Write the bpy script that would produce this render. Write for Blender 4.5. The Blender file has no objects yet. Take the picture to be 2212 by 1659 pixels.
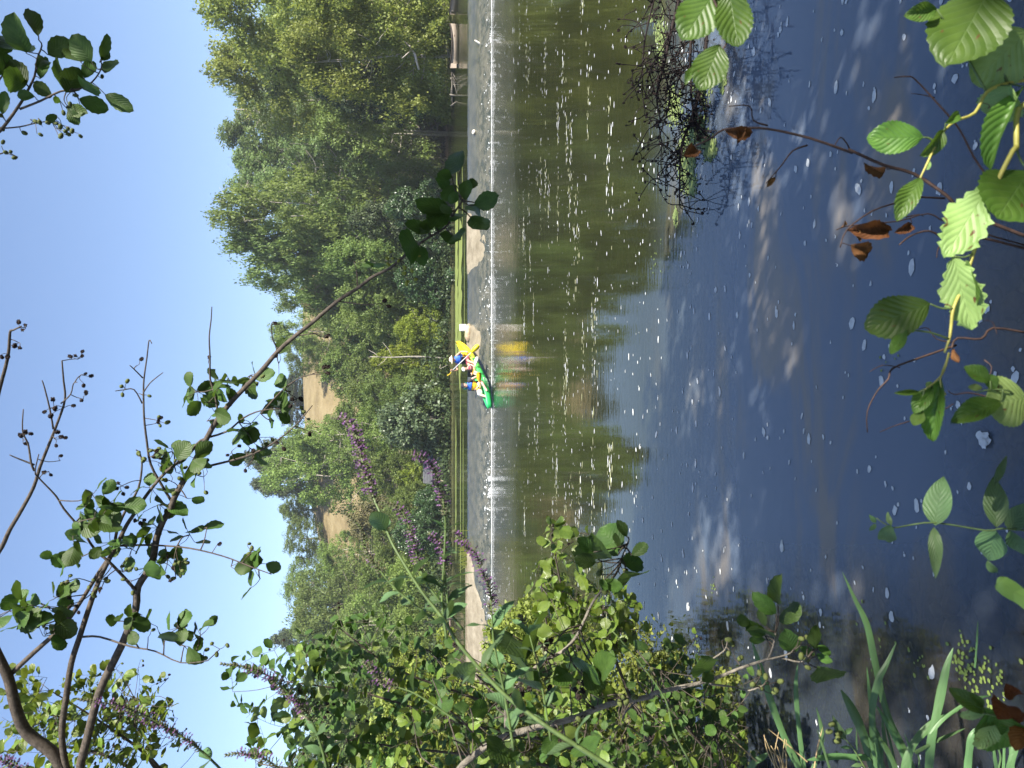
import bpy, math, random
import numpy as np
from mathutils import Vector, Matrix, noise as mnoise

SC = bpy.context.scene
COL = SC.collection
rng = random.Random(11)
NR = np.random.default_rng(11)
R = math.radians

# ------------------------------------------------------------------ camera, sky, sun, exposure
CAM_H, PITCH, FPX = 2.17, R(5.4), 1662.0      # the picture is turned a quarter: up is to its left
CP, SP = math.cos(PITCH), math.sin(PITCH)
UPV, FWD, RGT = Vector((0, SP, CP)), Vector((0, CP, -SP)), Vector((1, 0, 0))
CAM = Vector((0, 0, CAM_H))
cam_d = bpy.data.cameras.new('camera'); cam = bpy.data.objects.new('camera', cam_d); COL.objects.link(cam)
cam_d.sensor_width = 36; cam_d.lens = 36 * FPX / 2212; cam_d.clip_start = .05; cam_d.clip_end = 3000
cam_d.dof.use_dof = True; cam_d.dof.focus_distance = 18; cam_d.dof.aperture_fstop = 11
m = Matrix((-UPV, RGT, -FWD)).transposed().to_4x4(); m.translation = CAM
cam.matrix_world = m
SC.camera = cam

SUN = Vector((.58, -.50, .72)).normalized()
w = bpy.data.worlds.new('World'); SC.world = w; w.use_nodes = True
nt = w.node_tree; bg = nt.nodes['Background']
sky = nt.nodes.new('ShaderNodeTexSky'); sky.sky_type = 'NISHITA'; sky.sun_disc = False
sky.sun_elevation = math.asin(SUN.z); sky.sun_rotation = math.atan2(SUN.x, SUN.y)
sky.air_density = 1.0; sky.dust_density = .7; sky.ozone_density = 2.4; sky.altitude = 50
tint = nt.nodes.new('ShaderNodeMix'); tint.data_type = 'RGBA'; tint.blend_type = 'MULTIPLY'; tint.inputs[0].default_value = 1; tint.inputs[7].default_value = (.985, .955, .975, 1)
nt.links.new(sky.outputs[0], tint.inputs[6]); nt.links.new(tint.outputs[2], bg.inputs[0]); bg.inputs[1].default_value = .091
sl = bpy.data.lights.new('sun', 'SUN'); sl.energy = 5.0; sl.angle = R(.53); sl.color = (1, .93, .82)
so = bpy.data.objects.new('sun', sl); COL.objects.link(so); so.rotation_euler = SUN.to_track_quat('Z', 'Y').to_euler()
SC.view_settings.view_transform = 'Standard'; SC.view_settings.look = 'None'
SC.view_settings.exposure = 1.52; SC.view_settings.gamma = 1
SC.render.engine = 'CYCLES'
SC.cycles.max_bounces = 8; SC.cycles.transparent_max_bounces = 10; SC.cycles.use_denoising = True
SC.cycles.caustics_reflective = False; SC.cycles.caustics_refractive = False

# ------------------------------------------------------------------ helpers
def ray(x, y):
    return RGT * ((829.5 - y) / FPX) - UPV * ((x - 1106) / FPX) + FWD
def P(x, y, d):                       # a point of the photograph at forward distance d
    r = ray(x, y); return CAM + r * (d / r.y)
def PW(x, y, z=0.0):                  # the point of a level surface seen there
    r = ray(x, y); return CAM + r * ((z - CAM_H) / r.z)
OX, OY = [0, 438.9, 877.8, 1316.7, 1659.1], [0, 553.0, 1106.0]
def T(c, r, x, y): return (OX[c] + .33344 * x, OY[r] + .33344 * y)
def TL(c, r, pts): return [T(c, r, x, y) for x, y in pts]

def sstep(a, b, x):
    t = min(1, max(0, (x - a) / (b - a))) if a != b else float(x > a)
    return t * t * (3 - 2 * t)

def tag(o, label=None, cat=None, group=None, kind=None):
    if label: o['label'] = label
    if cat: o['category'] = cat
    if group: o['group'] = group
    if kind: o['kind'] = kind
    return o
def thing(name, loc, label, cat, group=None, rz=0):
    o = bpy.data.objects.new(name, None); COL.objects.link(o); o.location = loc; o.rotation_euler = (0, 0, rz)
    o.empty_display_size = .1
    return tag(o, label, cat, group)
def link(name, me, parent=None, mat4=None):
    o = bpy.data.objects.new(name, me); COL.objects.link(o)
    if parent: o.parent = parent
    if mat4 is not None: o.matrix_basis = mat4
    return o

class MB:
    def __init__(s): s.v = []; s.f = []; s.mi = []
    def add(s, v, f, mi=0):
        b = len(s.v); s.v += [tuple(p) for p in v]; s.f += [tuple(b + i for i in q) for q in f]; s.mi += [mi] * len(f); return s
    def tube(s, pts, rad, n=6, mi=0, cap=True):
        pts = [Vector(p) for p in pts]; k = len(pts)
        if not hasattr(rad, '__len__'): rad = [rad] * k
        t0 = (pts[1] - pts[0]).normalized(); a = t0.orthogonal().normalized(); vs = []
        for i in range(k):
            t = (pts[min(i + 1, k - 1)] - pts[max(i - 1, 0)])
            t = t.normalized() if t.length > 1e-9 else t0
            a = a - t * a.dot(t); a = a.normalized() if a.length > 1e-6 else t.orthogonal().normalized()
            b = t.cross(a)
            for j in range(n):
                an = 2 * math.pi * j / n; vs.append(pts[i] + (a * math.cos(an) + b * math.sin(an)) * rad[i])
        fs = [(i * n + j, i * n + (j + 1) % n, (i + 1) * n + (j + 1) % n, (i + 1) * n + j) for i in range(k - 1) for j in range(n)]
        if cap: fs += [tuple(range(n))[::-1], tuple((k - 1) * n + j for j in range(n))]
        return s.add(vs, fs, mi)
    def box(s, c, h, mi=0, rot=None):
        c = Vector(c); vs = []
        for x in (-1, 1):
            for y in (-1, 1):
                for z in (-1, 1):
                    p = Vector((x * h[0], y * h[1], z * h[2])); vs.append(c + (rot @ p if rot else p))
        return s.add(vs, [(0, 1, 3, 2), (4, 6, 7, 5), (0, 4, 5, 1), (2, 3, 7, 6), (0, 2, 6, 4), (1, 5, 7, 3)], mi)
    def blob(s, c, r, nu=8, nv=5, mi=0, rot=None, jit=0, seed=0):
        c = Vector(c); vs = []; rr = random.Random(seed)
        for i in range(nv + 1):
            th = math.pi * i / nv
            for j in range(nu):
                ph = 2 * math.pi * j / nu; q = 1 + (rr.random() - .5) * jit
                p = Vector((math.sin(th) * math.cos(ph) * r[0], math.sin(th) * math.sin(ph) * r[1], math.cos(th) * r[2])) * q
                vs.append(c + (rot @ p if rot else p))
        fs = [(i * nu + j, (i + 1) * nu + j, (i + 1) * nu + (j + 1) % nu, i * nu + (j + 1) % nu) for i in range(nv) for j in range(nu)]
        return s.add(vs, fs, mi)
    def mesh(s, name, mats, smooth=True):
        me = bpy.data.meshes.new(name); me.from_pydata(s.v, [], s.f)
        for mt in (mats if isinstance(mats, (list, tuple)) else [mats]): me.materials.append(mt)
        me.polygons.foreach_set('material_index', s.mi)
        me.polygons.foreach_set('use_smooth', [smooth] * len(s.f)); me.update(); return me
    def build(s, name, mats, parent=None, smooth=True):
        off = Vector(parent_origin(parent)) if parent else Vector((0, 0, 0))
        if off.length: s.v = [(a - off.x, b - off.y, c - off.z) for a, b, c in s.v]
        return link(name, s.mesh(name, mats, smooth), parent)
def parent_origin(p):
    o = Vector((0, 0, 0))
    while p: o += p.location; p = p.parent
    return o

def smooth_line(pts, sub=4):              # Catmull-Rom through points
    pts = [Vector(p) for p in pts]; out = []
    for i in range(len(pts) - 1):
        p0, p1, p2, p3 = pts[max(i - 1, 0)], pts[i], pts[i + 1], pts[min(i + 2, len(pts) - 1)]
        for k in range(sub):
            t = k / sub
            out.append(.5 * ((2 * p1) + (p2 - p0) * t + (2 * p0 - 5 * p1 + 4 * p2 - p3) * t * t + (3 * p1 - p0 - 3 * p2 + p3) * t ** 3))
    return out + [pts[-1]]
def lerp(a, b, t): return a + (b - a) * t

# ------------------------------------------------------------------ materials
class NT:
    def __init__(s, name):
        s.m = bpy.data.materials.new(name); s.m.use_nodes = True; s.t = s.m.node_tree; s.t.nodes.clear()
        s.out = s.n('ShaderNodeOutputMaterial')
    def n(s, ty, **kw):
        nd = s.t.nodes.new(ty)
        for k, v in kw.items(): setattr(nd, k, v)
        return nd
    def l(s, a, b): s.t.links.new(a, b)
    def val(s, nd, key, v):
        if hasattr(v, 'is_output') or isinstance(v, bpy.types.NodeSocket): s.l(v, nd.inputs[key])
        else: nd.inputs[key].default_value = v
    def noise(s, scale, detail=4, rough=.55, vec=None, dist=0, out=0):
        nd = s.n('ShaderNodeTexNoise'); s.val(nd, 'Scale', scale); s.val(nd, 'Detail', detail); s.val(nd, 'Roughness', rough); s.val(nd, 'Distortion', dist)
        if vec is not None: s.l(vec, nd.inputs['Vector'])
        return nd.outputs[out]
    def coord(s, which='Object', scale=None):
        o = s.n('ShaderNodeTexCoord').outputs[which] if which != 'Position' else s.n('ShaderNodeNewGeometry').outputs['Position']
        if scale:
            mp = s.n('ShaderNodeMapping'); mp.inputs['Scale'].default_value = scale; s.l(o, mp.inputs['Vector']); o = mp.outputs[0]
        return o
    def ramp(s, fac, stops):
        r = s.n('ShaderNodeValToRGB'); e = r.color_ramp.elements
        while len(e) < len(stops): e.new(.5)
        for i, (p, c) in enumerate(stops):
            e[i].position = p; e[i].color = (c[0], c[1], c[2], 1) if hasattr(c, '__len__') else (c, c, c, 1)
        s.l(fac, r.inputs[0]); return r.outputs[0]
    def mix(s, f, a, b):
        nd = s.n('ShaderNodeMix', data_type='RGBA'); s.val(nd, 0, f)
        for k, v in ((6, a), (7, b)):
            if isinstance(v, bpy.types.NodeSocket): s.l(v, nd.inputs[k])
            else: nd.inputs[k].default_value = (v[0], v[1], v[2], 1)
        return nd.outputs[2]
    def math(s, op, a, b=0.0, c=None):
        nd = s.n('ShaderNodeMath', operation=op); s.val(nd, 0, a); s.val(nd, 1, b)
        if c is not None: s.val(nd, 2, c)
        return nd.outputs[0]
    def maprange(s, v, a, b, c=0.0, d=1.0, smooth=True):
        nd = s.n('ShaderNodeMapRange'); nd.interpolation_type = 'SMOOTHSTEP' if smooth else 'LINEAR'
        s.l(v, nd.inputs[0])
        for i, q in enumerate((a, b, c, d)): s.val(nd, i + 1, q)
        return nd.outputs[0]
    def sep(s, v):
        nd = s.n('ShaderNodeSeparateXYZ'); s.l(v, nd.inputs[0]); return nd.outputs
    def bump(s, h, dist=.01, strength=1.0, normal=None):
        nd = s.n('ShaderNodeBump'); s.l(h, nd.inputs['Height']); nd.inputs['Distance'].default_value = dist; s.val(nd, 'Strength', strength)
        if normal is not None: s.l(normal, nd.inputs['Normal'])
        return nd.outputs[0]
    def bsdf(s, col, rough=.6, spec=.4, normal=None, **kw):
        p = s.n('ShaderNodeBsdfPrincipled')
        if isinstance(col, bpy.types.NodeSocket): s.l(col, p.inputs['Base Color'])
        else: p.inputs['Base Color'].default_value = (*col, 1)
        s.val(p, 'Roughness', rough); s.val(p, 'Specular IOR Level', spec)
        if normal is not None: s.l(normal, p.inputs['Normal'])
        for k, v in kw.items(): s.val(p, k, v)
        return p.outputs[0]
    def mixs(s, f, a, b):
        nd = s.n('ShaderNodeMixShader'); s.val(nd, 0, f); s.l(a, nd.inputs[1]); s.l(b, nd.inputs[2]); return nd.outputs[0]
    def done(s, sh): s.l(sh, s.out.inputs[0]); return s.m

def plain(name, col, rough=.6, spec=.4, var=.25, scale=8, bump=.0, bscale=None):
    t = NT(name); c = t.coord('Object'); f = t.noise(scale, 5, .6, c)
    dark = tuple(x * (1 - var) for x in col); lite = tuple(min(1, x * (1 + var)) for x in col)
    cc = t.ramp(f, [(.3, dark), (.7, lite)])
    nm = t.bump(t.noise(bscale or scale * 4, 4, .6, c), bump) if bump else None
    return t.done(t.bsdf(cc, rough, spec, nm))

def foliage(name, lo, hi, trans=.3, rough=.55, spec=.3, objvar=.25):
    t = NT(name); a = t.n('ShaderNodeAttribute', attribute_name='tint').outputs['Fac']
    c = t.mix(a, lo, hi)
    oi = t.n('ShaderNodeObjectInfo').outputs['Random']
    hs = t.n('ShaderNodeHueSaturation'); t.l(c, hs.inputs['Color'])
    t.l(t.maprange(oi, 0, 1, .5 - objvar * .04, .5 + objvar * .04, False), hs.inputs['Hue'])
    t.l(t.maprange(oi, 0, 1, 1 - objvar * .6, 1 + objvar * .6, False), hs.inputs['Value'])
    c = hs.outputs[0]
    p = t.bsdf(c, rough, spec)
    tr = t.n('ShaderNodeBsdfTranslucent')
    y = t.mix(.35, c, (hi[0] * 1.3, hi[1] * 1.25, hi[2] * .6)); t.l(y, tr.inputs[0])
    return t.done(t.mixs(trans, p, tr.outputs[0]))

def leafmat(name, base, lite, vein, trans=.35, rough=.38, spec=.5, spots=.0, spotcol=(.10, .05, .02), nv=8):
    t = NT(name); uv = t.n('ShaderNodeUVMap').outputs[0]; x, y, _ = t.sep(uv)
    ax = t.math('ABSOLUTE', t.math('SUBTRACT', x, .5))
    ph = t.math('MULTIPLY', t.math('SUBTRACT', y, t.math('MULTIPLY', ax, .75)), nv)
    tri = t.math('ABSOLUTE', t.math('SUBTRACT', t.math('FRACT', ph), .5))          # 0 on a side vein
    side = t.maprange(tri, .0, .09, 1, 0); mid = t.maprange(ax, .0, .022, 1, 0)
    vn = t.math('MAXIMUM', side, mid)
    ob = t.coord('Object'); oi = t.n('ShaderNodeObjectInfo').outputs['Random']
    f = t.noise(2.2, 4, .6, ob)
    c = t.mix(t.maprange(f, .3, .7), base, lite)
    hs = t.n('ShaderNodeHueSaturation'); t.l(c, hs.inputs['Color'])
    t.l(t.maprange(oi, 0, 1, .485, .512, False), hs.inputs['Hue']); t.l(t.maprange(oi, 0, 1, .72, 1.3, False), hs.inputs['Value'])
    c = t.mix(t.math('MULTIPLY', vn, .26), hs.outputs[0], vein)
    if spots:
        sp = t.maprange(t.noise(5, 3, .6, ob, 1.0), .70 - spots * .12, .74 - spots * .1); c = t.mix(sp, c, spotcol)
    h = t.math('ADD', t.math('MULTIPLY', t.math('POWER', t.math('MULTIPLY', tri, 2), .6), 1.0), t.math('MULTIPLY', mid, -.6))
    nm = t.bump(h, .0018, .5)
    p = t.bsdf(c, rough, spec, nm); tr = t.n('ShaderNodeBsdfTranslucent')
    t.l(t.mix(.4, c, (lite[0] * 1.6, lite[1] * 1.35, lite[2] * .5)), tr.inputs[0]); t.l(nm, tr.inputs['Normal'])
    return t.done(t.mixs(trans, p, tr.outputs[0]))

M = {}
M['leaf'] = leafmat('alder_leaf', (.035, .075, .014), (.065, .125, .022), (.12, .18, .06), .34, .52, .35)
M['leaf_sun'] = leafmat('alder_leaf_sunlit', (.085, .14, .018), (.15, .215, .03), (.18, .25, .07), .38)  # lit copy of the alder leaf, sunshine painted in as brighter green
M['leaf_pale'] = leafmat('alder_leaf_pale', (.16, .25, .07), (.22, .32, .10), (.26, .36, .14), .30, .5, .4, .8)
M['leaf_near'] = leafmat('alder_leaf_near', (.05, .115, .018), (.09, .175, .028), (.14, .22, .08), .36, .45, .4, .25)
M['leaf_brown'] = leafmat('withered_leaf', (.075, .035, .013), (.15, .07, .025), (.09, .04, .02), .15, .6, .2)
M['leaf_herb'] = leafmat('herb_leaf', (.07, .13, .05), (.10, .18, .075), (.15, .22, .12), .30, .5, .3)
M['leaf_rust'] = leafmat('rusty_leaf', (.11, .04, .012), (.15, .06, .02), (.1, .04, .02), .25, .6, .2)
M['blade'] = leafmat('sedge_blade', (.055, .115, .04), (.085, .165, .06), (.11, .2, .08), .25, .42, .45, nv=1)
M['iris'] = leafmat('iris_blade', (.13, .22, .05), (.17, .27, .07), (.20, .30, .09), .3, .4, .4, nv=1)
M['bark'] = plain('alder_bark', (.075, .062, .05), .8, .2, .5, 60, .002, 160)
M['bark_grey'] = plain('grey_bark', (.15, .135, .11), .8, .2, .5, 18, .02, 40)
M['bark_pale'] = plain('pale_bark', (.34, .31, .26), .8, .2, .4, 6, .02, 30)
M['bark_dark'] = plain('dark_bark', (.020, .014, .013), .8, .2, .5, 60, .002, 160)
M['twig_red'] = plain('red_brown_twig', (.045, .026, .020), .7, .3, .5, 60, .001, 200)
M['stem_green'] = plain('green_stem', (.085, .13, .04), .5, .4, .3, 40, .0005, 200)
M['stem_yellow'] = plain('yellow_stem', (.32, .30, .07), .5, .4, .3, 40, .0005, 200)
M['cone_green'] = plain('green_cone', (.085, .105, .03), .7, .25, .4, 120, .001, 300)
M['cone_brown'] = plain('old_cone', (.022, .015, .013), .8, .2, .4, 120)
M['cone_lime'] = plain('lime_cone', (.22, .24, .04), .7, .25, .3, 120, .001, 300)
M['purple'] = plain('purple_petal', (.15, .065, .18), .6, .3, .35, 300)
M['calyx'] = plain('calyx_green', (.10, .10, .06), .7, .2, .4, 200)
M['straw'] = plain('dry_stalk', (.32, .24, .12), .7, .2, .3, 50)

# far foliage
M['f_poplar'] = foliage('willow_foliage', (.085, .14, .045), (.18, .25, .09), .42)
M['f_right'] = foliage('alder_foliage', (.095, .135, .025), (.27, .32, .07), .42)
M['f_mid'] = foliage('oak_foliage', (.07, .115, .028), (.17, .235, .06), .42)
M['f_light'] = foliage('ash_foliage', (.10, .155, .036), (.21, .29, .07), .42)
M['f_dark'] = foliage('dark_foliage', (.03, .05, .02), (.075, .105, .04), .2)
M['f_lime'] = foliage('acacia_foliage', (.10, .15, .018), (.24, .30, .035), .36)
M['f_vib'] = foliage('viburnum_foliage', (.055, .09, .038), (.12, .17, .08), .25, .45, .45)
M['f_shade'] = foliage('understorey_foliage', (.028, .045, .016), (.07, .105, .035), .25)  # kept dark to paint in the gloom between the crowns
M['f_ivy'] = foliage('ivy_foliage', (.022, .05, .016), (.06, .115, .035), .2, .4, .5)
M['f_olive'] = foliage('dry_foliage', (.085, .085, .03), (.15, .14, .055), .25)
M['f_grass'] = foliage('grass_blades', (.12, .16, .03), (.24, .27, .06), .3)
M['f_duck'] = foliage('duckweed', (.11, .16, .045), (.24, .29, .11), .1, .7, .2, .0)
# ------------------------------------------------------------------ water, bed, ground
UPZ = .89                                   # level of the pool above the weir
WF, WC = 31.9, 35.0                         # weir foot and crest (distance from the bank)

def water_mat(name, ripple, murk, shallow):
    t = NT(name); pos = t.coord('Position'); x, y, z = t.sep(pos)
    def ns(sx, sy, sc, det, dist=.4):
        mp = t.n('ShaderNodeMapping'); mp.inputs['Scale'].default_value = (sx, sy, 1); t.l(pos, mp.inputs['Vector'])
        return t.noise(sc, det, .5, mp.outputs[0], dist)
    if ripple == 'lower':
        near = t.maprange(y, 9, 31, .03, .34)
        wav = t.math('MULTIPLY', ns(.55, 2.0, 1.6, 3), near)
        fine = t.math('MULTIPLY', ns(.8, 3.2, 4.2, 3), t.maprange(y, 17, 31.5, .03, .26))
        calm = t.math('MULTIPLY', ns(1, 1.3, .8, 2), .06)
        h = t.math('ADD', t.math('ADD', wav, fine), calm)
        nm = t.bump(h, .030, 1.0)
    else:
        h = t.math('ADD', ns(.35, 1.0, .9, 3), t.math('MULTIPLY', ns(.6, 2, 3.0, 2), .25))
        nm = t.bump(h, .035, 1.0)
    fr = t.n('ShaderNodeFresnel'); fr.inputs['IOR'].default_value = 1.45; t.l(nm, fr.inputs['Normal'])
    gl = t.n('ShaderNodeBsdfGlossy'); gl.inputs['Roughness'].default_value = .015; t.l(nm, gl.inputs['Normal'])
    tr = t.n('ShaderNodeBsdfTransparent'); tr.inputs[0].default_value = (.80, .84, .78, 1)
    df = t.n('ShaderNodeBsdfDiffuse'); silt_dapple = t.maprange(ns(.55, 1.5, 1.1, 5, .8), .48, .66, 0, .75); near_c = t.mix(silt_dapple, (.128, .164, .222), (.250, .205, .142)); t.l(t.mix(t.maprange(y, 4.6, 8.2), near_c, murk), df.inputs[0])  # near tint paints in blue sky light, tan patches paint in sun dapples
    mf = t.math('MULTIPLY', t.maprange(y, 4, 13, shallow[0], shallow[1]), t.math('MAXIMUM', t.math('MULTIPLY', t.maprange(y, 2.5, 3.4, .45, 1.0), t.maprange(t.math('ADD', x, t.math('MULTIPLY', y, .24)), -.45, .25, .28, 1.0)), t.maprange(y, 5.0, 8.0)))
    body = t.mixs(mf, tr.outputs[0], df.outputs[0])
    return t.done(t.mixs(fr.outputs[0], body, gl.outputs[0]))

def grid_mesh(name, xs, ys, zf, mats, smooth=True):
    V = [(x, y, zf(x, y)) for y in ys for x in xs]; n = len(xs)
    F = [(j * n + i, j * n + i + 1, (j + 1) * n + i + 1, (j + 1) * n + i) for j in range(len(ys) - 1) for i in range(n - 1)]
    me = bpy.data.meshes.new(name); me.from_pydata(V, [], F); me.materials.append(mats)
    me.polygons.foreach_set('use_smooth', [smooth] * len(F)); return me
def lin(a, b, n): return [a + (b - a) * i / (n - 1) for i in range(n)]

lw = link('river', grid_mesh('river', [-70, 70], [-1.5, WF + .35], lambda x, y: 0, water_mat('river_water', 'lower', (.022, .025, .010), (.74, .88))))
tag(lw, kind='structure')
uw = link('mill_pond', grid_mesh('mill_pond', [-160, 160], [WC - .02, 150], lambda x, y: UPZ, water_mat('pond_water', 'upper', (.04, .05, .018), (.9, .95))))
tag(uw, kind='structure')

def bed_z(x, y):
    z = -.16 - .42 * sstep(1.5, 9, y) - .5 * sstep(9, 25, y)
    n = mnoise.noise((x * .5, y * .5, 1.3)) * .12 + mnoise.noise((x * 1.7, y * 1.7, 7.)) * .05
    return z + n
t = NT('river_bed'); c = t.coord('Object')
patch = t.maprange(t.noise(.75, 5, .62, t.coord('Object', (.7, 1.3, 1)), .8), .47, .62)
v = t.n('ShaderNodeTexVoronoi', feature='F1'); v.inputs['Scale'].default_value = 13; v.inputs['Randomness'].default_value = 1
dn = t.noise(3, 3, .5, c, 0, 1); mv = t.mix(.35, c, dn); t.l(mv, v.inputs['Vector'])
stone = t.mix(t.sep(v.outputs['Color'])[0], (.11, .07, .032), (.34, .235, .12))
silt_dapple = t.ramp(t.noise(7, 5, .65, c), [(.3, (.022, .022, .016)), (.7, (.05, .045, .028))])
col = t.mix(patch, silt_dapple, stone)
hgt = t.math('SUBTRACT', 1.0, v.outputs['Distance'])
M['bed'] = t.done(t.bsdf(col, .8, .2, t.bump(hgt, .05)))
bed = link('river_bed', grid_mesh('river_bed', lin(-22, 22, 110), lin(-1.5, 33, 110), bed_z, M['bed'])); tag(bed, kind='structure')
mb = MB(); rr = random.Random(5)
for k in range(420):
    y = 2.2 + 6.5 * rr.random() ** 1.4; x = (rr.random() - .5) * 1.25 * y - .1
    if mnoise.noise((x * .8, y * .8, 3.)) < -.05: continue
    s = .035 + .09 * rr.random() ** 2
    mb.blob((x, y, bed_z(x, y) + s * .15), (s * (1 + .5 * rr.random()), s, s * .42), 7, 4, rr.randrange(3), Matrix.Rotation(rr.random() * 6, 3, 'Z'), .25, k)
st = mb.build('river_stones', [plain('brown_stone', (.10, .065, .035), .8, .2, .3, 20), plain('tan_stone', (.15, .11, .06), .8, .2, .3, 20), plain('grey_stone', (.07, .065, .055), .8, .2, .3, 20)])
tag(st, kind='stuff')

# ---- far bank and hill
def ridge(x):
    return 32.5 - 7.5 * sstep(-10, -60, x) - 14 * sstep(25, 80, x)
def shore(x, y):
    a = x / max(y, 1)
    return 73 + 45 * sstep(.225, .25, a) - 52 * sstep(.345, .362, a)
def ground_z(x, y):
    tt = y - shore(x, y) + 1.2 * mnoise.noise((x * .12, y * .05, 0))
    if tt < 0: return UPZ - .12 + max(tt, -8) * .16
    return UPZ + .16 * sstep(0, .6, tt) + min(tt, 12) * .07 + ridge(x) * sstep(88, 192, y) + .8 * mnoise.noise((x * .06, y * .06, 2)) * sstep(80, 110, y)
t = NT('hillside'); pos = t.coord('Position'); x, y, z = t.sep(pos)
mead = t.ramp(t.noise(.25, 6, .7, pos), [(.3, (.14, .108, .055)), (.5, (.205, .162, .085)), (.72, (.26, .212, .12))])
mow = t.noise(1.0, 4, .6, t.coord('Position', (.15, 1.2, .15)))
mead = t.mix(t.maprange(mow, .55, .75, 0, .5), mead, (.20, .17, .07))
soil = t.ramp(t.noise(.7, 6, .7, pos), [(.35, (.035, .038, .016)), (.65, (.075, .08, .03))])  # soil, darkened to paint in the shade under the crowns
hf = t.maprange(t.math('ADD', z, t.math('MULTIPLY', t.noise(.12, 3, .5, pos), 8)), 9, 17)
gn = t.bump(t.noise(3, 5, .7, pos), .3)
M['hill'] = t.done(t.bsdf(t.mix(hf, soil, mead), .9, .1, gn))
ys = lin(58, 96, 39) + lin(98, 220, 62) + lin(230, 420, 12)
hill = link('hillside', grid_mesh('hillside', lin(-170, 120, 194), ys, ground_z, M['hill'])); tag(hill, kind='structure')

# near bank the photographer stands on (just outside the picture) and the left bank
M['earth'] = plain('bank_earth', (.07, .055, .035), .9, .1, .4, 6, .03, 30)
def bank_z(x, y):
    e = max(1.45 - y, (-.58 * y - .9) - x if y < 9 else -9, x - (.62 * y + 1.2) if y < 9 else -9)
    return -.75 + 1.25 * sstep(-.5, .9, e) + .08 * mnoise.noise((x * .9, y * .9, 4))
bank = link('river_bank', grid_mesh('river_bank', lin(-14, 14, 90), lin(-12, 10, 70), bank_z, M['earth'])); tag(bank, kind='structure')

# ------------------------------------------------------------------ the weir
def dry(x, s):
    nz = .55 * mnoise.noise((x * 1.3, s * 3, 5.)) + .25 * mnoise.noise((x * 4, s * 9, 1.))
    a = sstep(-.25, .35, (-7.3 - 3.0 * s) - x + nz)
    b = sstep(-.2, .3, min(x - (5.05 + .2 * s), (7.9 - 1.9 * s) - x, (.86 - s) * 3) + nz * .6)
    c = sstep(-.15, .25, min(x - 1.0, (2.75 - .3 * s) - x, (.62 - s) * 3) + nz * .4)
    return max(a, b, c)
def apron_z(x, s):
    z = UPZ - .035 - (UPZ + .02) * (s ** 1.12) + .012 * mnoise.noise((x * 2, s * 8, 0)) + .03 * mnoise.noise((x * 5, s * 14, 3)) * sstep(.35, .8, s)
    return z + .075 * dry(x, s) * (1 - .3 * s)
def weir_grid(zf, xs, ss):
    V = [(x, lerp(WC, WF, s), zf(x, s)) for s in ss for x in xs]; n = len(xs)
    F = [(j * n + i + 1, j * n + i, (j + 1) * n + i, (j + 1) * n + i + 1) for j in range(len(ss) - 1) for i in range(n - 1)]
    return V, F
weir = thing('weir', (0, WC, 0), 'long low concrete weir across the river with a sloping apron', 'weir')
t = NT('weir_concrete'); pos = t.coord('Position'); x, y, z = t.sep(pos)
c0 = t.ramp(t.noise(1.6, 7, .72, pos), [(.25, (.10, .082, .05)), (.5, (.205, .178, .125)), (.75, (.30, .268, .20))])
alg = t.mix(t.maprange(t.noise(2.2, 6, .7, pos), .42, .62), c0, (.10, .085, .04))
c1 = t.mix(t.maprange(y, WF + 1.0, WF + .35), c0, alg)
streak = t.noise(5, 4, .6, t.coord('Position', (2.2, .35, .35)))
c1 = t.mix(t.maprange(streak, .55, .8, 0, .45), c1, (.22, .17, .11))
M['weir'] = t.done(t.bsdf(c1, .75, .3, t.bump(t.noise(9, 6, .7, pos), .04)))
xs = lin(-24, 24, 330)
V, F = weir_grid(apron_z, xs, lin(0, 1, 22)); mb = MB(); mb.add(V, F)
mb.add([(-24, WC, UPZ - .035), (24, WC, UPZ - .035), (24, WC + .5, UPZ - .06), (-24, WC + .5, UPZ - .06), (24, WC + .5, -1), (-24, WC + .5, -1)], [(0, 1, 2, 3), (3, 2, 4, 5)])
mb.build('apron', M['weir'], weir)
# ledge of dry crest on the left
mb = MB()
for k in range(26):
    x0 = -8.2 - k * .62; mb.box((x0, WC + .12, UPZ + .035 + .02 * mnoise.noise((x0, 0, 9))), (.295, .16, .05))
mb.build('crest_stones', M['weir'], weir, False)

def film_z(x, s):
    return UPZ + .005 - (UPZ + .0) * (s ** 1.12) + .010 * mnoise.noise((x * 3, s * 6, 8)) + .028 * mnoise.noise((x * 6, s * 16, 2)) * sstep(.4, .85, s)
t = NT('weir_water'); pos = t.coord('Position'); x, y, z = t.sep(pos)
low = t.maprange(y, WC - .8, WF + .9)                                   # 0 smooth lip .. 1 broken water
b1 = t.math('MULTIPLY', t.noise(6, 4, .6, t.coord('Position', (1.8, .5, .5))), .35)
b2 = t.math('MULTIPLY', t.noise(7, 6, .75, t.coord('Position', (1.0, 1.0, 1))), low)
nm = t.bump(t.math('ADD', b1, b2), .035)
fr = t.n('ShaderNodeFresnel'); fr.inputs['IOR'].default_value = 1.333; t.l(nm, fr.inputs['Normal'])
gl = t.n('ShaderNodeBsdfGlossy'); gl.inputs['Roughness'].default_value = .07; t.l(nm, gl.inputs['Normal'])
tr = t.n('ShaderNodeBsdfTransparent'); tr.inputs[0].default_value = (.62, .66, .58, 1)
body = t.mixs(t.maprange(low, 0, 1, .30, .72), tr.outputs[0], t.bsdf(t.mix(t.maprange(t.noise(2.6, 6, .72, pos), .38, .62), (.04, .05, .04), (.14, .135, .10)), .6, .2, nm))
sh = t.mixs(t.math('MULTIPLY', fr.outputs[0], t.maprange(low, 0, 1, 1.15, .6)), body, gl.outputs[0])
lat = t.noise(.55, 3, .6, t.coord('Position', (1, .1, .1)))            # some stretches break more than others
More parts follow.
